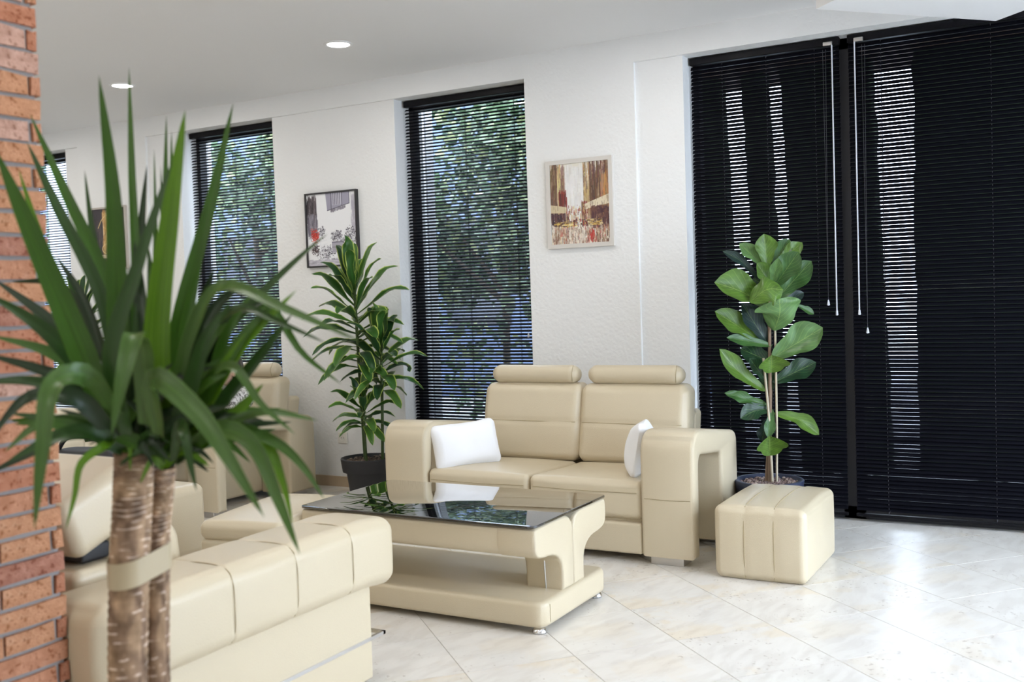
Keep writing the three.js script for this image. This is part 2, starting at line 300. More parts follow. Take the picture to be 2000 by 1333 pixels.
// ---------------------------------------------------------------- brick pillar
{
  const pil = structGroup('brick_pillar'), PX = -2.25, PZ = -1.67, W = 0.5, D = 0.66, ch = 0.0562, bh = 0.0455;
  part('mortar_core', box(PX - W + 0.007, PX - 0.009, 0, CEIL, PZ + 0.009, PZ + D - 0.007), M.mortar, pil);
  const tones = [[178, 124, 94], [170, 112, 84], [184, 132, 98], [164, 112, 92], [182, 142, 124]];
  const mats = tones.map((c, k) => std({ map: dataTex(128, 128, (u, v) => { const n = fbm(u * 9, v * 9, 50 + k, 4) - 0.5, s = smooth(0.66, 0.74, fbm(u * 22, v * 22, 70 + k, 2)), l = smooth(0.62, 0.8, fbm(u * 5, v * 7, 90 + k, 3)); return c.map((q, i) => clamp8(q + 46 * n - 34 * s + l * [10, 14, 16][i])); }), roughness: 0.95, bumpMap: plasterBump, bumpScale: 0.003 }));
  const brickGeo = (lx, lz) => [0, 1, 2].map(() => { const g = new THREE.BoxGeometry(lx, bh, lz, 2, 1, 2), p = g.attributes.position, off = {}; for (let i = 0; i < p.count; i++) { const k = [p.getX(i), p.getY(i), p.getZ(i)].map((q) => q.toFixed(4)).join(); off[k] ??= [rr(-1, 1), rr(-1, 1), rr(-1, 1)]; p.setXYZ(i, p.getX(i) + off[k][0] * 0.002, p.getY(i) + off[k][1] * 0.0022, p.getZ(i) + off[k][2] * 0.002); } g.computeVertexNormals(); return boxUV(g, 5); });
  const j = 0.0107, L = (D - 2 * j) / 3, stretch = brickGeo(0.1, L), half = brickGeo(0.1, L / 2 - j / 2), end = brickGeo(W - 0.2 - 2 * j, 0.1), corner = brickGeo(0.1, 0.024);
  const far = [];
  for (let c = 0; c * ch < CEIL - 0.02; c++) {
    const y = 0.028 + c * ch, put = (gs, x, z, seen) => { const g = gs[Math.floor(rnd() * 3)], m = mats[Math.floor(rnd() * mats.length)], dx = rr(-0.003, 0.003); if (seen) { const b = part('brick', g, m, pil); b.position.set(x + dx, y, z); } else far.push(g.clone().translate(x, y, z)); };
    const xs = [PX - 0.05, PX - W + 0.05];
    xs.forEach((x, s) => {
      if (c % 2) { put(corner, x, PZ + 0.012, !s); let z = PZ + 0.024 + j; const ls = [L * 0.62, L, L * 0.9]; put(brickLen(ls[0]), x, z + ls[0] / 2, !s); z += ls[0] + j; put(brickLen(ls[1]), x, z + ls[1] / 2, !s); z += ls[1] + j; const l = PZ + D - z; put(brickLen(l), x, z + l / 2, false); }
      else for (let k = 0; k < 3; k++) put(stretch, x, PZ + L / 2 + k * (L + j), !s && k < 2);
    });
    for (const z of [PZ + 0.05, PZ + D - 0.05]) put(end, PX - W / 2, z, false);
  }
  function brickLen(l) { const k = l.toFixed(3); brickLen.c ??= {}; return brickLen.c[k] ??= brickGeo(0.1, l); }
  const f = part('bricks_of_the_far_sides', far, mats[0], pil); f.userData.kind = 'stuff';
}

// ---------------------------------------------------------------- seating
function seam(points, parent, name = 'seam', r = 0.0016) { return part(name, tube(points, r, 24, 5), M.stitch, parent); }
function armShape(L) {
  const s = new THREE.Shape();
  const T = (z) => 0.672 + 0.125 * z, U = (z) => 0.545 + 0.1 * z;
  s.moveTo(0, 0.04); s.lineTo(0, 0.53); s.bezierCurveTo(0, 0.62, -0.05, 0.668, -0.15, T(-0.15)); s.lineTo(-L + 0.07, T(-L + 0.07)); s.quadraticCurveTo(-L, T(-L), -L, T(-L) - 0.07); s.lineTo(-L, 0.04);
  s.lineTo(-L + 0.27, 0.04); s.lineTo(-L + 0.27, U(-L + 0.27) - 0.035); s.quadraticCurveTo(-L + 0.27, U(-L + 0.27), -L + 0.31, U(-L + 0.31)); s.lineTo(-0.14, U(-0.14)); s.quadraticCurveTo(-0.085, U(-0.085), -0.085, 0.47); s.lineTo(-0.075, 0.04); s.closePath(); return s;
}
function sofa(label, p, { L = 0.71, back = -0.60 } = {}) {
  const t = thing('sofa', label, 'sofa', p, 0, 'cream leather two-seat sofas along the window wall'), hw = 0.91, ih = 0.635;
  for (const s of [-1, 1]) {
    const a = part('armrest', extrudeX(armShape(L), s > 0 ? ih : -hw, s > 0 ? hw : -ih, 0.02), M.leather, t);
    const x0 = s > 0 ? ih + 0.02 : -hw + 0.02, x1 = s > 0 ? hw - 0.02 : -ih - 0.02;
    seam([V(x0, 0.325, 0.0), V((x0 + x1) / 2, 0.323, 0.0012), V(x1, 0.325, 0.0)], a);
    part('zip', rod(V(s * (hw - 0.155), 0.06, -0.03 - L + 0.3 + 0.03), V(s * (hw - 0.155), 0.46, -L + 0.3), 0.003, 6), M.chrome, a);
    part('foot', puff(0.17, 0.045, 0.12, { r: 0.004, arc: 1, inner: 2 }).translate(s * (hw - 0.15), 0.0225, -0.075), M.steel, t);
    part('foot', puff(0.17, 0.045, 0.12, { r: 0.004, arc: 1, inner: 2 }).translate(s * (hw - 0.15), 0.0225, -L + 0.1), M.steel, t);
  }
  const bz = back - 0.3;
  part('body', puff(2 * ih - 0.004, 0.30, -bz - 0.05, { r: 0.02, inner: 2 }).translate(0, 0.04 + 0.15, (bz - 0.05) / 2), M.leather, t);
  part('front_rail', puff(2 * ih - 0.004, 0.155, 0.06, { r: 0.014, bulge: [0, 0, 0.006] }).translate(0, 0.04 + 0.0775, -0.04), M.leather, t);
  const sd = -back + 0.02;
  for (const s of [-1, 1]) {
    const c = part('seat_cushion', puff(ih - 0.002, 0.19, sd, { r: 0.032, bulge: [0, 0.024, 0.008], inner: 10, wrinkle: 0.006, ws: 7, warp: (v) => { v.y += 0.02 * smooth(-0.1, 0.3, v.z); } }).translate(s * ih / 2, 0.285, -0.02 - sd / 2), M.leather, t);
    seam([V(s * ih / 2 - 0.29, 0.345, -0.016), V(s * ih / 2, 0.343, -0.008), V(s * ih / 2 + 0.29, 0.345, -0.016)], c);
    const bw = ih + 0.012, bh = 0.44, cy = 0.598, sy = 0.006, lean = (v) => { const k = v.z > 0 ? Math.exp(-Math.pow((v.y - sy) / 0.012, 2)) : 0; v.z -= 0.004 * k; v.z -= 0.2 * (v.y + cy - 0.38); };
    const b = part('back_cushion', puff(bw, bh, 0.17, { r: 0.05, arc: 5, bulge: [0.006, 0.008, 0.014], inner: 26, wrinkle: 0.004, ws: 6, warp: lean }).translate(s * (ih / 2 + 0.004), cy, back - 0.085), M.leather, t);
    const on = (x) => { const f = 1 - Math.pow(Math.abs(x) / (bw / 2), 2.4); return V(s * (ih / 2 + 0.004) + x, cy + sy, back - 0.085 + 0.085 + 0.014 * f - 0.0035 - 0.2 * (cy + sy - 0.38)); };
    seam([-0.3, -0.22, -0.11, 0, 0.11, 0.22, 0.3].map(on), b, 'seam', 0.002);
    const h = part('headrest', puff(0.565, 0.108, 0.125, { r: 0.05, arc: 5, bulge: [0.006, 0, 0], inner: 6 }).rotateX(-0.15).translate(s * (ih / 2 + 0.002), 0.871, back - 0.155), M.leather, t);
    for (const q of [-0.17, 0.17]) part('headrest_stem', rod(V(s * ih / 2 + q, 0.78, back - 0.16), V(s * ih / 2 + q, 0.86, back - 0.165), 0.006, 8), M.chrome, h);
    seam([V(s * ih / 2 + 0.255, 0.83, back - 0.11), V(s * ih / 2 + 0.262, 0.88, back - 0.094), V(s * ih / 2 + 0.255, 0.925, back - 0.13)], h);
  }
  part('back_shell', puff(2 * ih + 0.02, 0.62, 0.13, { r: 0.03, inner: 4, warp: (v) => { v.z -= 0.2 * v.y; } }).translate(0, 0.36, back - 0.21), M.leather, t);
  return t;
}
sofa('cream leather two-seat sofa with two white cushions behind the glass coffee table', [-2.55, 0, -4.65]);
sofa('cream leather sofa against the far window with a person sitting on it', [-5.665, 0, -4.655], { L: 0.94, back: -0.78 });

// the sofa in the foreground, seen from behind over its long rolled armrest; it faces the window
{
  const t = thing('sofa', 'cream leather sofa in the foreground behind the yucca trunks, seen from its armrest side', 'sofa', [-3.04, 0, -1.7]);
  const X = (x) => x + 3.04, Z = (z) => z + 1.7;
  const roll = (x0, x1) => {
    const o = [], zs = [-1.74, -2.0, -2.135, -2.405, -2.68, -2.91], r = [];
    const seg = [[-1.72, -2.135], [-2.135, -2.405], [-2.405, -2.68], [-2.68, -2.9]];
    return seg.map(([a, b], i) => puff(x1 - x0, 0.235, a - b + 0.072, { r: 0.05, arc: 6, bulge: [0.006, 0.006, i === 3 || i === 0 ? 0.012 : 0], inner: 6, warp: (v) => { const e = i === 3 ? smooth(0.02, -0.125, v.z) : 0; v.y -= 0.012 * e; const k = 1 - Math.pow(Math.abs(v.z) / ((a - b) / 2 + 0.006), 8); v.y += 0; } }).translate(X((x0 + x1) / 2), 0.462, Z((a + b) / 2)));
  };
  for (const [x0, x1, name] of [[-2.42, -2.14, 'near'], [-3.94, -3.66, 'far']]) {
    const a = part('armrest', puff(x1 - x0 - 0.06, 0.37, 1.12, { r: 0.012, inner: 4 }).translate(X((x0 + x1) / 2 + (name === 'near' ? -0.015 : 0.015)), 0.185 + 0.012, Z(-2.272)), M.leather, t);
    for (const g of roll(x0, x1)) part('armrest_pad', g, M.leather, a);
    for (const z of [-2.135, -2.405, -2.68]) { const q = (x, y) => V(X(x), y, Z(z)); seam([q(x0 + 0.03, 0.568), q((x0 + x1) / 2, 0.5812), q(x1 - 0.052, 0.5785), q(x1 - 0.014, 0.565), q(x1 + 0.0005, 0.53), q(x1 + 0.004, 0.46), q(x1 + 0.0005, 0.393), q(x1 - 0.016, 0.358)], a, 'seam', 0.0013); }
    const xo = name === 'near' ? x1 - 0.052 : x0 + 0.052, sg = name === 'near' ? 1 : -1;
    part('chrome_runner', [box(X(xo), X(xo + sg * 0.012), 0.15, 0.162, Z(-1.74), Z(-2.9)), box(X(xo + sg * 0.012), X(xo - sg * 0.16), 0.15, 0.162, Z(-2.888), Z(-2.9))], M.chrome, a);
  }
  part('base', puff(1.26, 0.24, 0.92, { r: 0.02, inner: 2 }).translate(0, 0.14, Z(-2.2)), M.leather, t);
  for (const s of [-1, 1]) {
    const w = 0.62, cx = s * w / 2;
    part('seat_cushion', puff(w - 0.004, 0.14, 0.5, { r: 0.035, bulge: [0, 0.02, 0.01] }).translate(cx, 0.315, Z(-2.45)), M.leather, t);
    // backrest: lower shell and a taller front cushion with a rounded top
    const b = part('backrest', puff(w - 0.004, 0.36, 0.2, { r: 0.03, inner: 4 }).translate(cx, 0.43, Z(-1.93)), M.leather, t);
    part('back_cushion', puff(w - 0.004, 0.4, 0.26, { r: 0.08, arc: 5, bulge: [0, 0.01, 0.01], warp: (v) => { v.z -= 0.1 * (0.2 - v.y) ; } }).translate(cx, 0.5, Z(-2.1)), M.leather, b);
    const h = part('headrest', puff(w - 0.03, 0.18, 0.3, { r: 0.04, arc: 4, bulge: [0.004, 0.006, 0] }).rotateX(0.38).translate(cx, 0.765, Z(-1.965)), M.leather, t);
    part('gap_shade_plate', puff(w - 0.1, 0.05, 0.1, { r: 0.01, arc: 1, inner: 2 }).translate(cx, 0.64, Z(-1.94)), M.black, h);  // black plate standing in for the shade in the gap below the headrest
  }
}
// chaise at the far left with a black bag on it
{
  const t = thing('chaise', 'cream leather chaise beyond the yucca trunks, with a black bag on it', 'chaise', [-4.62, 0, -3.52]);
  part('seat', puff(0.92, 0.385, 0.9, { r: 0.05, arc: 4, bulge: [0.012, 0.02, 0.008], inner: 8 }).translate(0.02, 0.2, 0), M.leather, t);
  part('backrest', puff(0.2, 0.42, 0.9, { r: 0.06, arc: 4, bulge: [0.01, 0.01, 0.01] }).translate(-0.55, 0.42, 0), M.leather, t);
  seam([V(0.462, 0.35, -0.4), V(0.487, 0.353, 0), V(0.462, 0.35, 0.4)], t);
}
// ottomans
{
  const t = thing('ottoman', 'cream leather cube ottoman with two vertical seams, in front of the fig pot', 'ottoman', [-1.303, 0, -4.855], 0, 'cream leather ottomans beside the coffee table');
  const ow = 0.424, oh = 0.336, od = 0.605, rise = (z) => 0.335 + 0.022 * (1 - Math.pow(Math.abs(z) / (od / 2), 2.4)), fz = (y) => od / 2 + 0.008 * (1 - Math.pow(Math.abs(y - 0.17) / (oh / 2), 2.4));
  part('padded_cover', puff(ow, oh, od, { r: 0.034, arc: 6, bulge: [0.006, 0.022, 0.008], inner: 24, wrinkle: 0.006, ws: 8, warp: (v) => { for (const x of [-0.068, 0.068]) { const k = Math.exp(-Math.pow((v.x - x) / 0.012, 2)); if (v.y > -oh / 2 + 0.01) { v.y -= 0.004 * k * smooth(0.08, 0.16, v.y); v.z *= 1 - 0.009 * k; } } } }).translate(0, 0.17, 0), M.leather, t);
  for (const x of [-0.068, 0.068]) seam([V(x, 0.012, 0.297), V(x, 0.09, fz(0.09) - 0.0014), V(x, 0.17, fz(0.17) - 0.0014), V(x, 0.25, fz(0.25) - 0.0014), V(x, 0.308, 0.2995), V(x, 0.3275, 0.292), V(x, 0.339, 0.272), ...[0.2, 0.1, 0, -0.1, -0.2].map((z) => V(x, rise(z) - 0.0012, z)), V(x, 0.325, -0.27)], t, 'seam', 0.002);
  const c = 11 * R, u = thing('ottoman', 'cream leather ottoman with a padded lid, left of the glass coffee table', 'ottoman', [-3.27, 0, -3.57], c, 'cream leather ottomans beside the coffee table');
  part('body', puff(0.405, 0.3, 0.66, { r: 0.022, inner: 4 }).translate(0, 0.165, 0), M.leather, u);
  part('padded_lid', puff(0.412, 0.085, 0.668, { r: 0.034, arc: 4, bulge: [0.003, 0.022, 0.003], inner: 8 }).translate(0, 0.352, 0), M.leather, u);
  for (const [x, z] of [[-1, -1], [1, -1], [-1, 1], [1, 1]]) part('foot', new THREE.CylinderGeometry(0.015, 0.015, 0.016, 12).translate(x * 0.16, 0.008, z * 0.28), M.black, u);
}
// coffee table
{
  const t = thing('coffee_table', 'low coffee table with black glass top on a cream leather frame', 'table', [-2.45, 0, -3.79]);
  const hl = 0.585, rc = (w, d, r) => { const s = new THREE.Shape(); s.moveTo(-w + r, -d); s.lineTo(w - r, -d); s.quadraticCurveTo(w, -d, w, -d + r); s.lineTo(w, d - r); s.quadraticCurveTo(w, d, w - r, d); s.lineTo(-w + r, d); s.quadraticCurveTo(-w, d, -w, d - r); s.lineTo(-w, -d + r); s.quadraticCurveTo(-w, -d, -w + r, -d); return s; };
  const slab = (w, d, r, y0, y1, b) => toCreasedNormals(new THREE.ExtrudeGeometry(rc(w, d, r), { depth: y1 - y0 - 2 * b, bevelEnabled: true, bevelSize: b, bevelThickness: b, bevelOffset: -b, bevelSegments: 3, curveSegments: 8 }).rotateX(-Math.PI / 2).translate(0, y0 + b, 0), 0.6);
  part('glass_top', slab(hl + 0.003, 0.345, 0.035, 0.432, 0.442, 0.002), M.blackGlass, t);
  // two padded beams, front and back, whose ends turn down into a leg
  const beam = (s) => { const p = new THREE.Shape(); const q = (z, y) => [s * z, y]; p.moveTo(...q(0.012, 0.36)); p.quadraticCurveTo(...q(0.02, 0.428), ...q(0.09, 0.43)); p.lineTo(...q(0.31, 0.43)); p.quadraticCurveTo(...q(0.335, 0.43), ...q(0.335, 0.4)); p.lineTo(...q(0.335, 0.36)); p.bezierCurveTo(...q(0.335, 0.315), ...q(0.31, 0.305), ...q(0.26, 0.305)); p.lineTo(...q(0.012, 0.305)); p.closePath(); return p; };
  const leg = (s) => { const p = new THREE.Shape(); const q = (z, y) => [s * z, y]; p.moveTo(...q(0.0, 0.37)); p.quadraticCurveTo(...q(0.01, 0.428), ...q(0.08, 0.43)); p.lineTo(...q(0.31, 0.43)); p.quadraticCurveTo(...q(0.337, 0.43), ...q(0.337, 0.4)); p.lineTo(...q(0.337, 0.36)); p.bezierCurveTo(...q(0.337, 0.315), ...q(0.31, 0.302), ...q(0.25, 0.298)); p.bezierCurveTo(...q(0.15, 0.295), ...q(0.105, 0.27), ...q(0.1, 0.2)); p.lineTo(...q(0.1, 0.128)); p.lineTo(...q(0.0, 0.128)); p.closePath(); return p; };
  for (const s of [1, -1]) {
    part('padded_beam', extrudeX(beam(s), -hl + 0.16, hl - 0.16, 0.008), M.leather, t);
    for (const e of [-1, 1]) part('padded_leg', extrudeX(leg(s), e > 0 ? hl - 0.175 : -hl, e > 0 ? hl : -hl + 0.175, 0.012), M.leather, t);
  }
  for (const e of [-1, 1]) for (const z of [0.104, -0.104]) part('zip', rod(V(e * (hl - 0.08), 0.13, z), V(e * (hl - 0.08), 0.29, z + Math.sign(z) * 0.01), 0.003, 6), M.chrome, t);
  const base = part('base', slab(hl + 0.012, 0.305, 0.06, 0.026, 0.13, 0.02), M.leather, t);
  seam([V(hl + 0.0125, 0.045, 0.25), V(hl + 0.0125, 0.115, 0.25)].map((v) => v.setX(hl + 0.0122)), base);
  for (const [x, z] of [[-1, -1], [1, -1], [-1, 1], [1, 1]]) part('foot', lathe([[0, 0], [0.028, 0], [0.03, 0.008], [0.02, 0.027], [0, 0.027]], 16).translate(x * (hl - 0.03), 0, z * 0.265), M.chrome, t);
}
// white cushions on the sofa
{
  const mk = (label, p, rot, w = 0.40, h = 0.27) => {
    const g = puff(w, h, 0.13, { r: 0.05, arc: 4, inner: 12, wrinkle: 0.012, ws: 11, warp: (v) => { const ex = Math.abs(v.x) / (w / 2), ey = Math.abs(v.y) / (h / 2), e = Math.max(0, (1 - Math.pow(ex, 2.6)) * (1 - Math.pow(ey, 2.6))); v.z *= 0.12 + 0.95 * Math.sqrt(e); v.x *= 1 - 0.05 * (1 - ey * ey) * ex; v.y *= 1 - 0.07 * (1 - ex * ex) * ey; } });
    const o = part(numbered('cushion'), g, M.whiteCloth, scene); o.position.set(...p); o.rotation.set(...rot, 'YXZ'); return tag(o, label, 'cushion', 'white cushions on the sofa');
  };
  mk('white cushion leaning on the left armrest of the sofa', [-3.055, 0.512, -4.875], [-0.28, 0.95, 0.06], 0.41, 0.27);
  mk('white cushion half hidden behind the right armrest of the sofa', [-2.035, 0.525, -4.955], [-0.16, -1.28, 0.06], 0.42, 0.29);
  const c = mk('white cushion on the chaise at the far left', [-5.08, 0.69, -3.5], [-1.2, 1.4, 0], 0.3, 0.22);
}
// black bag
{
  const t = thing('shoulder_bag', 'black soft bag lying on the chaise beside the brick pillar', 'bag', [-4.72, 0.415, -3.68], 0.3);
  part('body', puff(0.4, 0.17, 0.2, { r: 0.04, bulge: [0.01, 0.01, 0.02], wrinkle: 0.02, ws: 8 }).translate(0, 0.085, 0), M.black, t);
  part('front_pocket', puff(0.24, 0.1, 0.05, { r: 0.02, wrinkle: 0.01 }).translate(0.02, 0.07, 0.115), std({ color: rgb(0.02, 0.022, 0.03), roughness: 0.5 }), t);
  part('strap', tube([V(-0.17, 0.16, 0.02), V(-0.08, 0.24, 0.05), V(0.08, 0.23, 0.03), V(0.17, 0.15, 0)], 0.012, 20, 6), M.black, t);
}
// ---------------------------------------------------------------- pictures and socket
function strokes(c, n, f) { for (let i = 0; i < n; i++) { const [x, y, w, h, col, a] = f(i); c.globalAlpha = a ?? 1; c.fillStyle = col; c.fillRect(x, y, w, h); } c.globalAlpha = 1; }
const css = (r, g, b) => `rgb(${Math.round(clamp8(r))},${Math.round(clamp8(g))},${Math.round(clamp8(b))})`;
const pick = (a) => a[Math.floor(rnd() * a.length)];
const cityPrint = canvasTex(512, 640, (c, w, h) => {
  c.fillStyle = css(226, 220, 206); c.fillRect(0, 0, w, h);
  strokes(c, 260, () => { const x = rr(110, 330), g = rr(-10, 20); return [x, rr(0, 380), rr(8, 40), rr(30, 160), css(222 + g, 220 + g, 218 + g), 0.35]; });
  const tower = (x0, x1, y0, y1, cols, n) => strokes(c, n, () => { const x = rr(x0, x1); return [x, rr(y0, y1 - 60), rr(3, 14), rr(40, 200), css(...pick(cols).map((q) => q + rr(-14, 14))), 0.55]; });
  tower(-10, 70, -40, 460, [[112, 84, 66], [140, 110, 84], [84, 62, 54]], 220); tower(60, 100, -40, 380, [[226, 208, 160], [190, 160, 110]], 70); tower(92, 122, 0, 330, [[120, 92, 76], [160, 134, 112]], 60);
  tower(290, 350, -40, 400, [[176, 144, 98], [214, 190, 130], [120, 86, 66]], 130); tower(345, 510, -60, 430, [[104, 72, 58], [84, 58, 54], [134, 98, 70]], 330); tower(440, 505, 60, 330, [[196, 130, 66], [170, 140, 110]], 60);
  tower(70, 140, 200, 330, [[150, 52, 44], [92, 48, 44]], 60); tower(270, 320, 300, 400, [[128, 50, 46], [110, 80, 60]], 50);
  c.fillStyle = css(206, 190, 156); c.beginPath(); c.moveTo(0, 320); c.lineTo(140, 345); c.lineTo(140, 395); c.lineTo(0, 385); c.fill();
  c.fillStyle = css(222, 208, 180); c.beginPath(); c.moveTo(512, 262); c.lineTo(300, 330); c.lineTo(300, 375); c.lineTo(512, 338); c.fill();
  strokes(c, 160, () => [rr(0, 150), rr(390, 470), rr(4, 20), rr(6, 40), css(...pick([[70, 44, 56], [96, 60, 60], [48, 34, 44]])), 0.7]);
  strokes(c, 220, () => [rr(350, 505), rr(345, 480), rr(4, 24), rr(8, 60), css(...pick([[86, 50, 56], [70, 42, 50], [112, 74, 62]])), 0.7]);
  strokes(c, 120, () => [rr(130, 350), rr(330, 470), rr(3, 10), rr(10, 50), css(...pick([[210, 180, 120], [150, 54, 46], [120, 90, 70], [232, 214, 170]])), 0.6]);
  strokes(c, 90, () => [rr(20, 200), rr(455, 500), rr(10, 44), rr(4, 14), css(...pick([[232, 212, 150], [210, 176, 90], [90, 60, 50]])), 0.8]);
  strokes(c, 90, () => [rr(270, 440), rr(450, 498), rr(10, 40), rr(4, 14), css(...pick([[236, 216, 160], [200, 160, 80], [80, 56, 48]])), 0.8]);
  strokes(c, 420, () => [rr(0, 505), rr(495, 630), rr(3, 14), rr(10, 70), css(...pick([[206, 176, 130], [120, 84, 70], [226, 212, 190], [150, 110, 86], [176, 70, 58], [96, 66, 60]])), 0.5]);
  strokes(c, 120, () => [rr(150, 290), rr(500, 630), rr(4, 20), rr(20, 70), css(236, 226, 210), 0.4]);
  strokes(c, 26, () => [rr(320, 385), rr(520, 600), rr(4, 14), rr(14, 50), css(188, 50, 44), 0.6]);
  strokes(c, 500, () => { const x = rr(0, 505), side = Math.abs(x - 230) / 250; return [x, rr(0, 600), rr(2, 7), rr(12, 70), css(...pick(side > 0.42 ? [[96, 70, 58], [74, 52, 48], [150, 120, 90], [214, 196, 160]] : [[220, 214, 204], [236, 230, 220], [190, 180, 168]])), 0.3]; });
  strokes(c, 260, () => [rr(0, 505), rr(490, 636), rr(2, 10), rr(8, 46), css(...pick([[84, 60, 54], [120, 92, 76], [190, 168, 136], [226, 216, 200]])), 0.4]);
  strokes(c, 46, () => [rr(195, 320), rr(440, 500), rr(4, 8), rr(10, 26), css(...pick([[60, 40, 40], [150, 50, 44]])), 0.8]);
});
const courtPrint = canvasTex(448, 576, (c, w, h) => {
  c.fillStyle = css(238, 238, 240); c.fillRect(0, 0, w, h);
  strokes(c, 200, () => [rr(0, 88), rr(0, 150), rr(2, 8), rr(30, 110), css(...pick([[58, 48, 52], [40, 34, 38], [104, 92, 98]])), 0.7]);
  strokes(c, 160, () => [rr(0, 92), rr(150, 300), rr(3, 12), rr(20, 90), css(...pick([[120, 114, 126], [92, 86, 98], [150, 146, 156]])), 0.6]);
  c.fillStyle = css(158, 154, 172); c.beginPath(); c.moveTo(178, 0); c.lineTo(392, 0); c.lineTo(392, 92); c.lineTo(190, 138); c.fill();
  c.fillStyle = css(196, 194, 206); c.fillRect(236, 0, 86, 96); c.fillStyle = css(96, 92, 108); for (let k = 0; k < 5; k++) c.fillRect(244 + 15 * k, 0, 6, 94);
  c.strokeStyle = css(70, 66, 78); c.lineWidth = 5; c.beginPath(); c.moveTo(190, 138); c.lineTo(392, 92); c.lineTo(392, 0); c.stroke(); c.beginPath(); c.moveTo(228, 0); c.lineTo(228, 128); c.moveTo(326, 0); c.lineTo(326, 106); c.stroke();
  strokes(c, 60, () => { const x = rr(220, 350); return [x, 132 - (x - 220) * 0.2, rr(6, 14), rr(8, 26), css(...pick([[120, 114, 126], [160, 156, 166]])), 0.7]; });
  strokes(c, 60, () => [rr(400, 440), rr(0, 300), rr(4, 10), rr(40, 120), css(176, 172, 186), 0.5]);
  const dots = (x0, x1, y0, y1, n, cols) => strokes(c, n, () => { const s = rr(3, 11); return [mix(x0, x1, (rnd() + rnd()) / 2), mix(y0, y1, (rnd() + rnd()) / 2), s, s, css(...pick(cols)), 0.85]; });
  const bw = [[92, 88, 98], [60, 56, 64], [150, 146, 156], [206, 204, 212], [230, 230, 234]];
  dots(80, 170, 250, 360, 140, bw); dots(210, 320, 290, 400, 420, bw); dots(330, 448, 260, 420, 320, bw); dots(250, 448, 340, 520, 620, bw); dots(60, 260, 400, 540, 420, bw);
  c.fillStyle = css(170, 166, 178); c.fillRect(222, 388, 100, 88); c.fillStyle = css(120, 116, 128); c.fillRect(222, 388, 100, 10); c.fillRect(222, 430, 100, 5);
  dots(20, 104, 380, 500, 150, [[50, 36, 36], [84, 60, 58], [36, 30, 34]]);
  c.strokeStyle = css(230, 230, 234); c.lineWidth = 8; for (let k = 0; k < 5; k++) { c.beginPath(); c.moveTo(118, 350 + 32 * k); c.lineTo(180, 338 + 32 * k); c.stroke(); } c.beginPath(); c.moveTo(116, 330); c.lineTo(122, 500); c.stroke();
  dots(20, 112, 260, 390, 260, [[206, 52, 40], [186, 40, 34], [224, 96, 74], [150, 40, 36]]);
  c.fillStyle = css(206, 202, 212); c.fillRect(0, 530, w, 46); strokes(c, 60, () => [rr(0, 440), rr(520, 560), rr(20, 60), rr(3, 7), css(150, 146, 158), 0.5]);
});
const towerPrint = canvasTex(320, 400, (c, w, h) => {
  c.fillStyle = css(60, 54, 58); c.fillRect(0, 0, w, h);
  strokes(c, 160, () => [rr(0, w), rr(0, h), rr(4, 20), rr(30, 120), css(...pick([[74, 66, 68], [50, 44, 50], [96, 84, 80]])), 0.5]);
  strokes(c, 200, () => [rr(100, 170), rr(0, 250), rr(3, 12), rr(30, 100), css(...pick([[224, 180, 110], [200, 150, 84], [240, 214, 160], [150, 104, 64]])), 0.6]);
  strokes(c, 120, () => [rr(170, 250), rr(60, 250), rr(3, 10), rr(30, 90), css(...pick([[176, 108, 56], [140, 84, 50], [206, 150, 90]])), 0.6]);
  c.strokeStyle = css(226, 196, 140); c.lineWidth = 6; c.beginPath(); c.moveTo(60, 130); c.quadraticCurveTo(120, 10, 200, 60); c.quadraticCurveTo(250, 110, 250, 220); c.stroke(); c.beginPath(); c.ellipse(150, 270, 56, 34, 0, 0, 7); c.stroke();
  c.fillStyle = css(214, 196, 170); c.fillRect(60, 310, 200, 24); strokes(c, 60, () => [rr(0, w), rr(334, 396), rr(3, 10), rr(14, 50), css(...pick([[190, 160, 120], [120, 90, 70], [80, 64, 60]])), 0.6]);
});
function picture(label, x0, x1, y0, y1, map, frameMat, fw, deep, wallz) {
  const t = thing('framed_picture', label, 'picture', [(x0 + x1) / 2, y0, wallz], 0, 'pictures on the window wall'), w = x1 - x0, h = y1 - y0;
  part('frame', [box(-w / 2, w / 2, 0, fw, 0, deep), box(-w / 2, w / 2, h - fw, h, 0, deep), box(-w / 2, -w / 2 + fw, fw, h - fw, 0, deep), box(w / 2 - fw, w / 2, fw, h - fw, 0, deep)], frameMat, t);
  const g = new THREE.BoxGeometry(w - 2 * fw, h - 2 * fw, 0.004), m = std({ map, roughness: 0.45 }); g.translate(0, h / 2, deep * 0.62);
  part('print', g, m, t); return t;
}
picture('pale framed painting of a city street with yellow cars, nearest the big blinds', -2.975, -2.52, 1.632, 2.185, cityPrint, std({ color: rgb(0.66, 0.62, 0.57), roughness: 0.5 }), 0.026, 0.022, ZW);
picture('black framed grey print with red flowers, above the striped-leaf dracaena', -4.965, -4.495, 1.60, 2.14, courtPrint, std({ color: rgb(0.02, 0.018, 0.02), roughness: 0.5 }), 0.012, 0.03, ZW - 0.022);
picture('framed print of a golden tower on a dark ground, behind the yucca leaves', -7.275, -6.85, 1.68, 2.2, towerPrint, std({ color: rgb(0.5, 0.45, 0.4), roughness: 0.5 }), 0.014, 0.022, ZW);
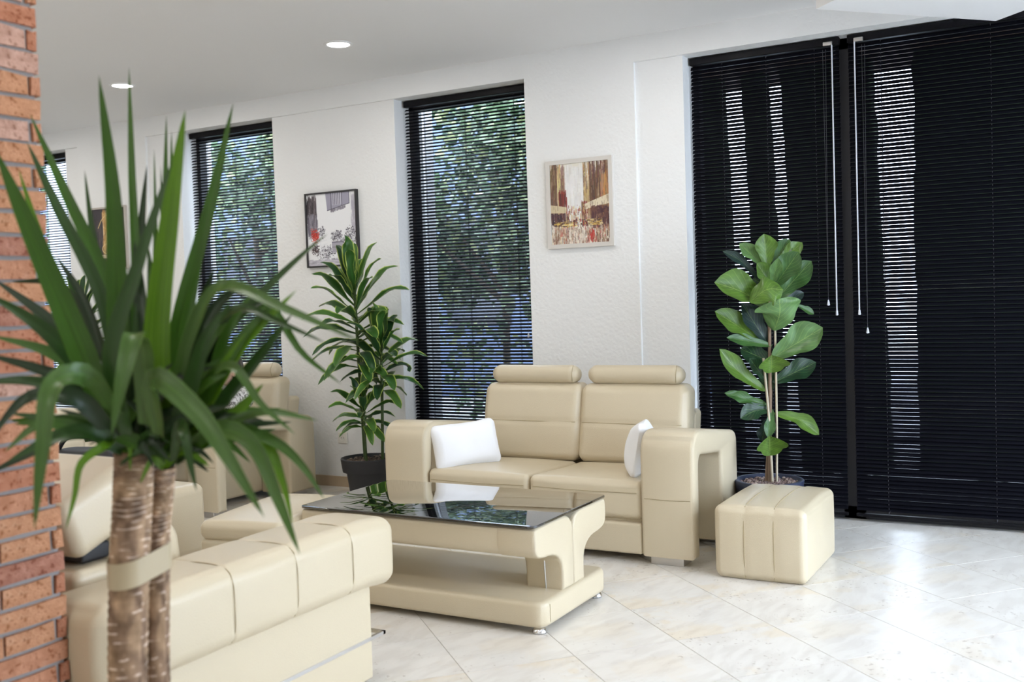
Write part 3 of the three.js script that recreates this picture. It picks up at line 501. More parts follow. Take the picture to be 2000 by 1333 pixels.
{
  const t = thing('wall_socket', 'cream square power socket on the wall left of the dracaena pot', 'socket', [-4.715, 0.358, ZW - 0.022]);
  part('plate', puff(0.084, 0.084, 0.012, { r: 0.005, arc: 2, inner: 2 }).translate(0, 0, 0.006), M.whitePlastic, t);
  part('insert', lathe([[0, 0.011], [0.0185, 0.011], [0.0205, 0.0145], [0.022, 0.0145], [0.022, 0.01]], 28).rotateX(Math.PI / 2), M.whitePlastic, t);
  for (const s of [-1, 1]) part('pin_hole', new THREE.CylinderGeometry(0.003, 0.003, 0.002, 10).rotateX(Math.PI / 2).translate(s * 0.0095, 0, 0.0115), M.darkHole, t);
}

// ---------------------------------------------------------------- plants
// a leaf along a curve: width profile, fold along the midrib, ripple; v runs along the leaf, u across
function leafGeo(pts, W, { seg = 12, across = 4, profile, fold = 0.25, up = V(0, 1, 0), ripple = 0, curl = 0, face, rseed = 0 } = {}) {
  const c = new THREE.CatmullRomCurve3(pts), P = [], U = [], I = [];
  for (let i = 0; i <= seg; i++) {
    const t = i / seg, p = c.getPoint(t), T = c.getTangent(t), n0 = face ? face.clone() : up.clone(); let S = T.clone().cross(n0); if (S.lengthSq() < 1e-4) S = T.clone().cross(V(1, 0, 0.3)); S.normalize(); const N = S.clone().cross(T).normalize(), w = W * profile(t) / 2;
    for (let k = 0; k <= across; k++) {
      const s = k / across * 2 - 1, lift = fold * w * (Math.abs(s)) + curl * w * s * s + ripple * w * Math.sin(t * 17 + rseed + s * 2.2) * Math.abs(s);
      const q = p.clone().addScaledVector(S, s * w * (1 - 0.12 * fold)).addScaledVector(N, lift);
      P.push(q.x, q.y, q.z); U.push(k / across, t);
    }
  }
  const n = across + 1; for (let i = 0; i < seg; i++) for (let k = 0; k < across; k++) { const a = i * n + k; I.push(a, a + 1, a + n, a + 1, a + n + 1, a + n); }
  const g = new THREE.BufferGeometry(); g.setAttribute('position', new THREE.Float32BufferAttribute(P, 3)); g.setAttribute('uv', new THREE.Float32BufferAttribute(U, 2)); g.setIndex(I); g.computeVertexNormals(); return g;
}
const leafMat = (fn, rough, w = 64, h = 256) => phy({ map: dataTex(w, h, fn), roughness: rough, side: THREE.DoubleSide, transmission: 0.12, thickness: 0, specularIntensity: 0.7 });
function pot(t, prof, soilR, soilY, m) { part('pot', lathe(prof, 48), m, t); const g = new THREE.CircleGeometry(soilR, 40, 0, 6.2832).rotateX(-Math.PI / 2).translate(0, soilY, 0); const s = part('soil', new THREE.CylinderGeometry(soilR, soilR * 0.95, 0.04, 32).translate(0, soilY - 0.02, 0), M.soil, t); return s; }
function gravel(t, r, y, n, size, cols) {
  const g = new THREE.IcosahedronGeometry(size, 0), m = std({ color: rgb(1, 1, 1), roughness: 0.9 }), im = new THREE.InstancedMesh(g, m, n), o = new THREE.Object3D();
  for (let i = 0; i < n; i++) { const a = rr(0, 6.283), q = Math.sqrt(rnd()) * r; o.position.set(Math.cos(a) * q, y + rr(0, size), Math.sin(a) * q); o.rotation.set(rr(0, 3), rr(0, 3), rr(0, 3)); o.scale.set(rr(0.6, 1.3), rr(0.5, 1), rr(0.6, 1.3)); o.updateMatrix(); im.setMatrixAt(i, o.matrix); im.setColorAt(i, rgb(...pick(cols))); }
  im.name = 'gravel'; im.userData.kind = 'stuff'; t.add(im);
}

// yucca in the foreground
{
  const D0 = 2.1, foot = at(262, 1333, D0), base = [foot.x, 0, foot.z];
  const t = thing('yucca_plant', 'tall yucca with two ringed trunks and long sword leaves in the foreground', 'plant', base), loc = (v) => v.sub(V(...base));
  const A = (x, y, d = 0) => loc(at(x, y, D0 + d));
  pot(t, [[0, 0], [0.13, 0], [0.17, 0.34], [0.18, 0.34], [0.18, 0.36], [0.165, 0.36], [0.158, 0.3], [0, 0.3]], 0.158, 0.33, M.potGrey);
  const bark = dataTex(256, 1024, (u, v) => {
    const ring = v * 104 + 1.0 * fbm(u * 6, v * 20, 60, 2), f = ring - Math.floor(ring), n = fbm(u * 14, v * 60, 61, 4), scar = smooth(0.66, 0.84, f) * (1 - smooth(0.93, 1, f)) * smooth(0.44, 0.62, fbm(u * 13 + Math.floor(ring) * 3.7, v * 104, 62, 2)), d = smooth(0.4, 0.7, fbm(u * 6, v * 26, 63, 3));
    return [clamp8(104 + 108 * n - 40 * d + 84 * scar), clamp8(82 + 96 * n - 36 * d + 88 * scar), clamp8(58 + 88 * n - 28 * d + 94 * scar)];
  });
  const barkM = std({ map: bark, roughness: 0.85 });
  const trunk = (p, r0, r1) => {
    const c = new THREE.CatmullRomCurve3(p), n = 260, m = 22, P = [], U = [], I = [];
    for (let i = 0; i <= n; i++) { const s = i / n, q = c.getPoint(s), r = mix(r0, r1, s); for (let k = 0; k <= m; k++) { const a = k / m * 6.2832, ring = s * 52 + 0.6 * fbm(Math.cos(a) + 3, Math.sin(a) + 3 + s * 9, 60, 2), f = ring - Math.floor(ring), b = r * (1 + 0.05 * (smooth(0, 0.85, f) - smooth(0.88, 1, f)) + 0.06 * (fbm(Math.cos(a) * 2 + 9, s * 14, Math.sin(a) * 2 + 4, 3) - 0.5)); P.push(q.x + Math.cos(a) * b, q.y, q.z + Math.sin(a) * b); U.push(k / m, s * 0.5); } }
    for (let i = 0; i < n; i++) for (let k = 0; k < m; k++) { const a = i * (m + 1) + k; I.push(a, a + m + 1, a + 1, a + 1, a + m + 1, a + m + 2); }
    const g = new THREE.BufferGeometry(); g.setAttribute('position', new THREE.Float32BufferAttribute(P, 3)); g.setAttribute('uv', new THREE.Float32BufferAttribute(U, 2)); g.setIndex(I); return smoothNormals(g);
  };
  const low = (x, d) => { const p = A(x, 1440, d); p.y = 0.3; return p; };
  const t1 = part('trunk', trunk([low(248, 0), A(250, 1333), A(252, 1150), A(258, 1000), A(262, 905), A(262, 880)], 0.038, 0.039), barkM, t);
  const t2 = part('trunk', trunk([low(312, 0.05), A(307, 1333, 0.05), A(306, 1150, 0.05), A(308, 1030, 0.05), A(316, 950, 0.05), A(318, 915, 0.05)], 0.0265, 0.026), barkM, t);
  { // the wrapped tape
    const a = A(252, 1112), b = A(306, 1108, 0.05), dir = b.clone().sub(a).setY(0).normalize(), nn = V(-dir.z, 0, dir.x), ring = [], r1 = 0.0425, r2 = 0.031, P = [], I = [];
    for (let k = 0; k <= 12; k++) { const q = Math.PI / 2 + k / 12 * Math.PI; ring.push(a.clone().addScaledVector(dir, Math.cos(q) * r1).addScaledVector(nn, Math.sin(q) * r1)); }
    for (let k = 0; k <= 12; k++) { const q = -Math.PI / 2 + k / 12 * Math.PI; ring.push(b.clone().addScaledVector(dir, Math.cos(q) * r2).addScaledVector(nn, Math.sin(q) * r2)); }
    const m = ring.length; ring.forEach((p) => { for (const s of [-1, 1]) P.push(p.x, a.y + s * 0.027 + 0.18 * p.clone().sub(a).dot(dir) * 1.0, p.z); });
    for (let k = 0; k < m; k++) { const q = (k + 1) % m; I.push(2 * k, 2 * k + 1, 2 * q, 2 * q, 2 * k + 1, 2 * q + 1); }
    const g = new THREE.BufferGeometry(); g.setAttribute('position', new THREE.Float32BufferAttribute(P, 3)); g.setIndex(I); g.computeVertexNormals(); M.tape.side = THREE.DoubleSide; part('tape_wrap', g, M.tape, t);
  }
  const yl = (c, k) => leafMat((u, v) => { const s = fbm(u * 26, v * 3, 100 + k, 3), e = Math.abs(u - 0.5) * 2, m = 1 - smooth(0, 0.07, e); return c.map((q, i) => clamp8(q * (0.8 + 0.4 * s) + 10 * m + (i === 0 ? 12 : i === 1 ? 10 : 0) * smooth(0.93, 1, e))); }, 0.34);
  const greens = [yl([56, 92, 24], 0), yl([44, 74, 28], 1), yl([86, 126, 22], 2), yl([28, 50, 22], 3), yl([70, 102, 44], 4)];
  const prof = (q) => Math.min(1, 0.55 + 1.6 * q) * Math.pow(Math.max(0, 1 - Math.pow(q, 2.6)), 0.75) * (1 - 0.25 * q), view = V(0, 0, 1).applyQuaternion(camera.quaternion);
  const leaf = (pts, wpx, mat, opt = {}) => part('leaf', leafGeo(pts.map(([x, y, d = 0]) => A(x, y, d)), wpx * D0 / F, { seg: 18, across: 4, profile: prof, fold: 0.22, face: view.clone().add(V(0, opt.up ?? 0.5, 0)).normalize(), ...opt }), greens[mat], t);
  const cl = [262, 865], cr = [322, 890];
  // long upright leaves
  leaf([[240, 840, 0.02], [232, 620, 0], [222, 380, -0.02], [193, 146, -0.04]], 52, 0);
  leaf([[258, 840, 0.06], [268, 600, 0.1], [258, 330, 0.14], [252, 130, 0.16]], 26, 0);
  leaf([[250, 860, 0.03], [225, 600, 0.1], [130, 380, 0.14], [58, 222, 0.16]], 36, 0);
  leaf([[240, 860, 0.03], [205, 600, 0.04], [110, 400, 0.06], [52, 276, 0.08]], 34, 1);
  leaf([[225, 850, -0.04], [150, 660, -0.1], [60, 450, -0.14], [-10, 290, -0.16]], 58, 0);
  leaf([[235, 850, 0.0], [150, 650, 0.02], [78, 460, 0.04], [36, 330, 0.04]], 26, 2);
  leaf([[240, 860, 0.06], [215, 620, 0.14], [182, 460, 0.2], [165, 332, 0.22]], 24, 1);
  leaf([[268, 860, 0.06], [262, 640, 0.16], [276, 450, 0.2], [287, 322, 0.22]], 30, 3);
  leaf([[318, 880, 0.0], [308, 660, -0.04], [334, 420, -0.06], [362, 214, -0.08]], 62, 2);
  leaf([[315, 880, 0.1], [312, 640, 0.18], [322, 420, 0.22], [325, 225, 0.24]], 26, 0);
  leaf([[322, 880, 0.1], [318, 640, 0.16], [334, 420, 0.2], [335, 255, 0.22]], 22, 0);
  leaf([[300, 870, 0.12], [302, 640, 0.2], [304, 460, 0.24], [301, 290, 0.26]], 16, 0);
  leaf([[320, 880, 0.14], [322, 640, 0.22], [318, 460, 0.26], [314, 322, 0.28]], 16, 1);
  leaf([[325, 880, 0.06], [350, 640, 0.12], [412, 400, 0.14], [456, 200, 0.14]], 44, 0);
  leaf([[325, 880, 0.0], [346, 720, 0.04], [372, 600, 0.06], [396, 498, 0.06]], 34, 0);
  leaf([[248, 850, -0.06], [220, 690, -0.14], [270, 520, -0.16], [338, 310, -0.14]], 44, 1);
  leaf([[252, 860, -0.02], [280, 700, -0.02], [272, 560, 0.02], [262, 470, 0.04]], 40, 3);
  leaf([[300, 880, -0.02], [290, 740, 0], [298, 600, 0.02], [290, 480, 0.06]], 38, 1);
  // bent and drooping ones in front
  leaf([[285, 830, -0.06], [280, 700, -0.18], [265, 652, -0.24], [240, 740, -0.28], [218, 850, -0.28]], 52, 4, { up: 0.1 });
  leaf([[235, 820, -0.06], [170, 735, -0.2], [105, 752, -0.28], [84, 880, -0.32], [67, 1036, -0.32]], 50, 4, { up: 0.1 });
  leaf([[310, 850, -0.08], [300, 738, -0.2], [390, 810, -0.28], [450, 900, -0.32], [517, 1012, -0.34]], 46, 4, { up: 0.3 });
  leaf([[235, 860, 0], [210, 868, -0.1], [160, 905, -0.14], [146, 970, -0.16], [128, 1036, -0.16]], 20, 2, { up: 0.1 });
  // to the right
  leaf([[325, 880, 0], [370, 660, -0.06], [430, 560, -0.12], [560, 605, -0.2], [705, 668, -0.26]], 34, 4);
  leaf([[330, 880, 0], [400, 660, 0], [470, 602, -0.04], [545, 630, -0.08], [640, 672, -0.12]], 24, 1);
  leaf([[330, 880, 0.05], [430, 640, 0.06], [520, 600, 0.06], [590, 690, 0.04], [668, 752, 0.02]], 26, 0);
  leaf([[330, 880, 0.1], [420, 680, 0.14], [500, 585, 0.16], [580, 508, 0.18], [640, 456, 0.2]], 26, 1);
  leaf([[340, 890, 0], [400, 790, -0.04], [470, 680, -0.06], [580, 566, -0.06]], 44, 2);
  leaf([[345, 890, 0.05], [410, 770, 0.04], [440, 660, 0.04], [500, 560, 0.04]], 38, 0);
  leaf([[345, 900, 0], [430, 836, -0.06], [520, 806, -0.1], [622, 822, -0.12]], 32, 4, { up: 0.9 });
  leaf([[345, 895, 0], [400, 860, -0.02], [470, 800, -0.02], [515, 750, -0.02]], 42, 2);
  leaf([[345, 880, 0], [410, 740, -0.04], [455, 716, -0.1], [510, 790, -0.14], [578, 850, -0.16]], 26, 4);
  leaf([[345, 900, 0], [430, 838, -0.1], [495, 870, -0.16], [545, 980, -0.2], [586, 1084, -0.22]], 40, 4, { up: 0.3 });
  leaf([[345, 900, 0.04], [430, 846, 0], [520, 868, -0.04], [552, 940, -0.06], [572, 1024, -0.06]], 28, 2, { up: 0.3 });
  leaf([[345, 900, 0.02], [440, 836, -0.02], [540, 866, -0.06], [590, 910, -0.08], [634, 976, -0.1]], 28, 4, { up: 0.5 });
  leaf([[345, 900, 0.06], [400, 850, 0.06], [440, 862, 0.06], [490, 905, 0.06]], 26, 0);
  leaf([[340, 905, -0.02], [365, 880, -0.05], [390, 882, -0.06], [418, 906, -0.06]], 18, 3);
  leaf([[338, 905, -0.04], [352, 830, -0.1], [362, 850, -0.14], [372, 905, -0.15], [384, 960, -0.15]], 26, 1, { up: 0.2 });
  leaf([[328, 880, 0.04], [395, 720, 0.06], [448, 622, 0.06], [522, 588, 0.06]], 44, 3);
  leaf([[335, 880, -0.02], [420, 745, -0.05], [478, 655, -0.06], [548, 580, -0.06]], 38, 0);
  leaf([[328, 880, 0.06], [376, 700, 0.1], [420, 605, 0.12], [474, 552, 0.12]], 46, 3);
  leaf([[340, 890, 0.02], [430, 790, 0.02], [505, 700, 0.02], [572, 612, 0.02]], 40, 1);
  leaf([[325, 880, -0.02], [372, 760, -0.06], [404, 660, -0.08], [452, 590, -0.08]], 44, 1);
  leaf([[322, 880, 0.04], [350, 740, 0.06], [384, 620, 0.08], [420, 520, 0.08]], 36, 3);
  // to the left
  leaf([[240, 860, 0.04], [170, 700, 0.1], [90, 620, 0.12], [-20, 540, 0.14]], 40, 3);
  leaf([[235, 850, 0], [160, 720, -0.06], [80, 640, -0.1], [-30, 570, -0.14]], 46, 1);
  leaf([[235, 860, 0.02], [170, 740, 0.02], [100, 690, 0.02], [-20, 655, 0.02]], 40, 0);
  leaf([[235, 860, -0.02], [150, 755, -0.06], [70, 720, -0.08], [-40, 690, -0.1]], 34, 3);
  leaf([[232, 860, 0], [150, 770, 0], [60, 745, -0.02], [-60, 750, -0.02]], 36, 1);
  leaf([[232, 865, -0.05], [150, 780, -0.14], [60, 775, -0.18], [-30, 870, -0.2]], 42, 3);
  leaf([[232, 870, -0.02], [160, 840, -0.1], [80, 830, -0.14], [8, 884, -0.16]], 34, 4);
  leaf([[232, 870, 0.02], [150, 838, 0.02], [70, 880, 0.02], [-30, 930, 0.02]], 38, 3);
  leaf([[240, 880, -0.04], [180, 845, -0.1], [110, 855, -0.14], [10, 905, -0.18]], 44, 1);
  leaf([[240, 850, 0.1], [180, 700, 0.2], [120, 560, 0.26], [20, 550, 0.28]], 36, 3);
  leaf([[240, 850, 0.1], [200, 700, 0.2], [160, 580, 0.26], [110, 500, 0.28]], 34, 3);
  // short inner leaves filling the two crowns
  for (let k = 0; k < 60; k++) {
    const [cx, cy] = k % 2 ? cl : cr, a = rr(-2.9, -0.24), l = rr(150, 300), d = rr(-0.12, 0.22), bend = rr(0.02, 0.5);
    leaf([[cx + rr(-22, 22), cy + rr(-30, 20), d * 0.2], [cx + Math.cos(a) * l * 0.5, cy + Math.sin(a) * l * 0.55, d * 0.7], [cx + Math.cos(a) * l, cy + Math.sin(a) * l * (0.95 - bend * 0.5) + bend * 40, d]], rr(24, 40), pick([1, 3, 3, 0, 3]));
  }
  for (let k = 0; k < 12; k++) { const a = rr(-0.5, 3.6), [cx, cy] = k % 2 ? [255, 885] : [320, 915]; leaf([[cx, cy, -0.03], [cx + Math.cos(a) * 40, cy - 30 + Math.sin(a) * 16, -0.05], [cx + Math.cos(a) * 90, cy + Math.sin(a) * 36, -0.06]], rr(14, 24), pick([1, 3, 2])); }
}

// variegated dracaenas
function dracaena(label, p, canes, group) {
  const t = thing('dracaena_plant', label, 'plant', p, 0, group);
  pot(t, [[0, 0], [0.125, 0], [0.152, 0.2], [0.176, 0.2], [0.188, 0.282], [0.186, 0.29], [0.17, 0.29], [0.162, 0.25], [0, 0.25]], 0.165, 0.262, M.potGrey);
  gravel(t, 0.155, 0.262, 260, 0.011, [[0.1, 0.07, 0.05], [0.2, 0.15, 0.11], [0.05, 0.04, 0.035]]);
  const dl = (c, k) => leafMat((u, v) => { const e = Math.abs(u - 0.5) * 2, s = fbm(u * 20, v * 3, 130 + k, 3), y = smooth(0.78, 0.9, e + 0.1 * (fbm(u * 3, v * 9, 140 + k, 2) - 0.5)); const g = c.map((q) => q * (0.8 + 0.4 * s)), Y = [176, 190, 92]; return g.map((q, i) => clamp8(mix(q, Y[i], y))); }, 0.36);
  dracaena.m ??= [dl([52, 92, 36], 0), dl([40, 74, 40], 1), dl([70, 110, 44], 2)];
  dracaena.cane ??= std({ map: dataTex(64, 256, (u, v) => { const r = v * 22, f = r - Math.floor(r), n = fbm(u * 5, v * 30, 150, 3), s = smooth(0.84, 0.94, f) * 60; return [clamp8(34 + 50 * n + s), clamp8(52 + 56 * n + s), clamp8(24 + 30 * n + s * 0.8)]; }), roughness: 0.7 });
  const prof = (q) => Math.min(1, 0.22 + 0.5 * q + 1.6 * smooth(0.15, 0.6, q)) * Math.pow(Math.max(0, 1 - Math.pow(q, 5)), 0.7);
  for (const { foot, top, r, n, len, w, spread, low } of canes) {
    const F0 = V(...foot), T0 = V(...top), mid = F0.clone().lerp(T0, 0.5).add(V(rr(-0.012, 0.012), 0, rr(-0.01, 0.01)));
    part('cane', tube([F0, mid, T0], r, 30, 10), dracaena.cane, t);
    for (let k = 0; k < n; k++) {
      const s = k / (n - 1), a = k * 2.399 + rr(-0.3, 0.3), el = mix(-0.25, 1.3, Math.pow(s, 1.8)) + rr(-0.15, 0.15), l = len * mix(0.8, 1.05, Math.sin(s * 2.6)) * rr(0.85, 1.12), b = T0.clone().lerp(F0, low * (1 - s)), droop = mix(0.24, 0.06, s);
      const d = V(Math.cos(a) * Math.cos(el) * spread, Math.sin(el), Math.sin(a) * Math.cos(el) * spread), q = (f, g) => b.clone().addScaledVector(d, l * f).add(V(0, l * g, 0));
      const pts = [b, q(0.35, 0.12 * (1 - s)), q(0.7, 0.1 - droop * 0.22), q(1, -droop * 0.6)], room = -5.8 - p[2]; for (const v of pts) v.z = Math.max(v.z, room + 0.02);
      part('leaf', leafGeo(pts, w * rr(0.85, 1.15), { seg: 10, across: 4, profile: prof, fold: 0.35, ripple: 0.12, rseed: rnd() * 9, up: V(0.1, 1, 0.35) }), dracaena.m[Math.floor(rnd() * 3)], t);
    }
  }
  return t;
}
dracaena('dracaena with yellow-edged leaves in a dark grey pot left of the sofa', [-4.235, 0, -5.52], [
  { foot: [-0.03, 0.25, 0.0], top: [-0.065, 1.46, 0.0], r: 0.0105, n: 42, len: 0.36, w: 0.088, spread: 1, low: 0.48 },
  { foot: [0.10, 0.25, -0.02], top: [0.125, 1.06, -0.02], r: 0.0105, n: 28, len: 0.3, w: 0.078, spread: 1, low: 0.4 },
  { foot: [0.02, 0.25, 0.05], top: [0.02, 0.66, 0.06], r: 0.009, n: 24, len: 0.24, w: 0.066, spread: 1, low: 0.42 },
], 'dracaenas in pots along the window wall');
dracaena('dark dracaena far behind the yucca leaves, next to the brick pillar', [-7.05, 0, -5.5], [
  { foot: [0, 0.25, 0], top: [0.0, 1.36, 0.0], r: 0.0135, n: 50, len: 0.34, w: 0.06, spread: 1, low: 0.5 },
], 'dracaenas in pots along the window wall');

// fiddle-leaf fig
{
  const D0 = 5.46, c0 = at(1502, 935, D0), base = [c0.x, 0, c0.z];
  const t = thing('fiddle_leaf_fig', 'fiddle-leaf fig with broad green leaves in a dark blue pot', 'plant', base), A = (x, y, d = 0) => at(x, y, D0 + d).sub(V(...base));
  pot(t, [[0, 0], [0.15, 0], [0.165, 0.02], [0.178, 0.29], [0.182, 0.315], [0.176, 0.32], [0.158, 0.318], [0.152, 0.28], [0, 0.28]], 0.155, 0.298, M.potBlue);
  gravel(t, 0.148, 0.298, 420, 0.0085, [[0.2, 0.14, 0.12], [0.35, 0.28, 0.24], [0.1, 0.07, 0.07], [0.28, 0.2, 0.19]]);
  // raised lettering on the pot
  const font = await new FontLoader().loadAsync('fonts/droid/droid_sans_bold.typeface.json'), lm = std({ color: rgb(0.6, 0.62, 0.66), roughness: 0.6 });
  const wr = (s, size, y, a0) => { const g = new TextGeometry(s, { font, size, depth: 0.001, curveSegments: 3 }), q = g.attributes.position; for (let i = 0; i < q.count; i++) { const a = a0 + q.getX(i) / 0.178, r = 0.1776 + (y - 0.29) * 0.06 + q.getZ(i); q.setXYZ(i, Math.sin(a) * r, y + q.getY(i), Math.cos(a) * r); } g.computeVertexNormals(); part('lettering', g, lm, t); };
  wr('ICX9', 0.0165, 0.272, -0.6); wr('o', 0.009, 0.256, -0.6);
  const bark = std({ color: rgb(0.22, 0.15, 0.1), roughness: 0.8 }), pale = std({ color: rgb(0.5, 0.44, 0.33), roughness: 0.8 });
  for (const [x0, x1, y1, d, r, m] of [[1496, 1507, 690, 0.02, 0.009, bark], [1502, 1502, 560, 0.0, 0.009, bark], [1509, 1491, 700, -0.02, 0.0065, pale], [1517, 1513, 600, -0.01, 0.006, pale]]) { const f = A(x0, 936, d); f.y = 0.28; part('stem', tube([f, A(mix(x0, x1, 0.5) + 2, 820, d), A(x1, y1, d)], r, 24, 8), m, t); }
  const fl = (c, k) => leafMat((u, v) => { const e = Math.abs(u - 0.5), s = fbm(u * 6, v * 6, 160 + k, 3), vein = Math.max(1 - smooth(0, 0.018, e), (1 - smooth(0.015, 0.075, Math.abs((((v - e * 0.9) * 7.2) % 1 + 1) % 1 - 0.5))) * 0.75 * (1 - e)); return c.map((q, i) => clamp8(mix(q * (0.82 + 0.36 * s), [176, 196, 110][i], vein * 0.55))); }, 0.36, 256, 256);
  const g = [fl([84, 116, 44], 0), fl([58, 94, 46], 1), fl([30, 60, 38], 2), fl([92, 126, 74], 3), fl([30, 50, 48], 4)];
  const prof = (q) => q < 0.06 ? 0.1 : Math.pow(Math.sin(Math.PI * Math.min(1, Math.pow(q, 0.86))), 0.62) * (0.62 + 0.5 * smooth(0.25, 0.75, q) - 0.1 * smooth(0.3, 0.42, q) + 0.1 * smooth(0.42, 0.55, q)), view = V(0, 0, 1).applyQuaternion(camera.quaternion);
  const leaf = (b, tip, w, m, { d0 = 0, d1 = 0, mid = [0, 0, 0], up = 0.5, curl = 0.15, fold = 0.2, ripple = 0.08 } = {}) => part('leaf', leafGeo([A(...b, d0), A(mix(b[0], tip[0], 0.5) + mid[0], mix(b[1], tip[1], 0.5) + mid[1], (d0 + d1) / 2 + mid[2]), A(...tip, d1)], w * D0 / F * 1.12, { seg: 14, across: 8, profile: prof, fold, curl, ripple, rseed: rnd() * 9, face: view.clone().add(V(0, up, 0)).normalize() }), g[m], t);
  leaf([1498, 520], [1492, 457], 44, 0, { d1: -0.02 }); leaf([1490, 518], [1444, 476], 32, 3, { d1: 0.02 }); leaf([1480, 545], [1411, 491], 22, 4, { d1: 0.02, mid: [4, -6, 0] });
  leaf([1510, 515], [1542, 468], 32, 1, { d1: 0.06 }); leaf([1518, 515], [1567, 474], 30, 0, { d1: 0.03, ripple: 0.2 }); leaf([1512, 560], [1560, 492], 48, 1, { d1: -0.06 });
  leaf([1508, 555], [1520, 504], 24, 3, { d0: -0.02, d1: -0.12 }); leaf([1508, 560], [1478, 514], 38, 0, { d1: -0.05 }); leaf([1514, 588], [1585, 510], 48, 1, { d1: -0.02 });
  leaf([1500, 600], [1395, 552], 66, 0, { d0: -0.04, d1: -0.12, mid: [0, -6, -0.02], curl: 0.4 }); leaf([1465, 590], [1530, 566], 60, 0, { d0: -0.15, d1: -0.16, mid: [0, -12, -0.03], curl: -0.3, fold: 0 });
  leaf([1520, 596], [1570, 572], 26, 4, { d1: 0.05 }); leaf([1512, 646], [1522, 584], 88, 3, { d0: -0.06, d1: -0.2, curl: -0.25, fold: 0, mid: [6, -4, -0.03] }); leaf([1556, 596], [1590, 614], 16, 1, { d1: 0.02 });
  leaf([1482, 664], [1396, 608], 46, 0, { d1: -0.04 }); leaf([1500, 672], [1448, 592], 44, 4, { d0: 0.02, d1: -0.04 }); leaf([1508, 700], [1607, 640], 62, 3, { d0: -0.02, d1: -0.06, curl: 0.3 });
  leaf([1508, 676], [1419, 660], 26, 1, { d1: -0.06 }); leaf([1494, 764], [1405, 682], 38, 0, { d1: -0.03, mid: [-6, 4, 0] }); leaf([1508, 708], [1446, 682], 48, 2, { d1: 0.04 });
  leaf([1507, 728], [1507, 694], 60, 0, { d0: -0.04, d1: -0.08, curl: 0.3, fold: 0.3, up: 0.2, ripple: 0 }); leaf([1510, 748], [1594, 708], 42, 2, { d1: 0 }); leaf([1494, 742], [1464, 700], 30, 2, { d1: -0.05 });
  leaf([1500, 792], [1415, 768], 24, 1, { d1: -0.02, ripple: 0.25 }); leaf([1504, 800], [1446, 818], 36, 2, { d1: -0.05, mid: [0, -6, 0] }); leaf([1498, 818], [1488, 862], 28, 4, { d1: 0.03 });
  leaf([1512, 808], [1600, 850], 32, 0, { d0: 0, d1: -0.03, mid: [6, -8, 0] }); leaf([1508, 800], [1500, 856], 22, 1, { d1: -0.06 }); leaf([1504, 890], [1503, 852], 60, 0, { d0: -0.03, d1: -0.07, curl: 0.3, fold: 0.3, up: 0.2, ripple: 0 });
  leaf([1512, 728], [1490, 760], 34, 2, { d1: 0.05 }); leaf([1500, 640], [1540, 600], 40, 2, { d1: 0.06 }); leaf([1500, 560], [1470, 545], 40, 2, { d1: 0.06 });
}
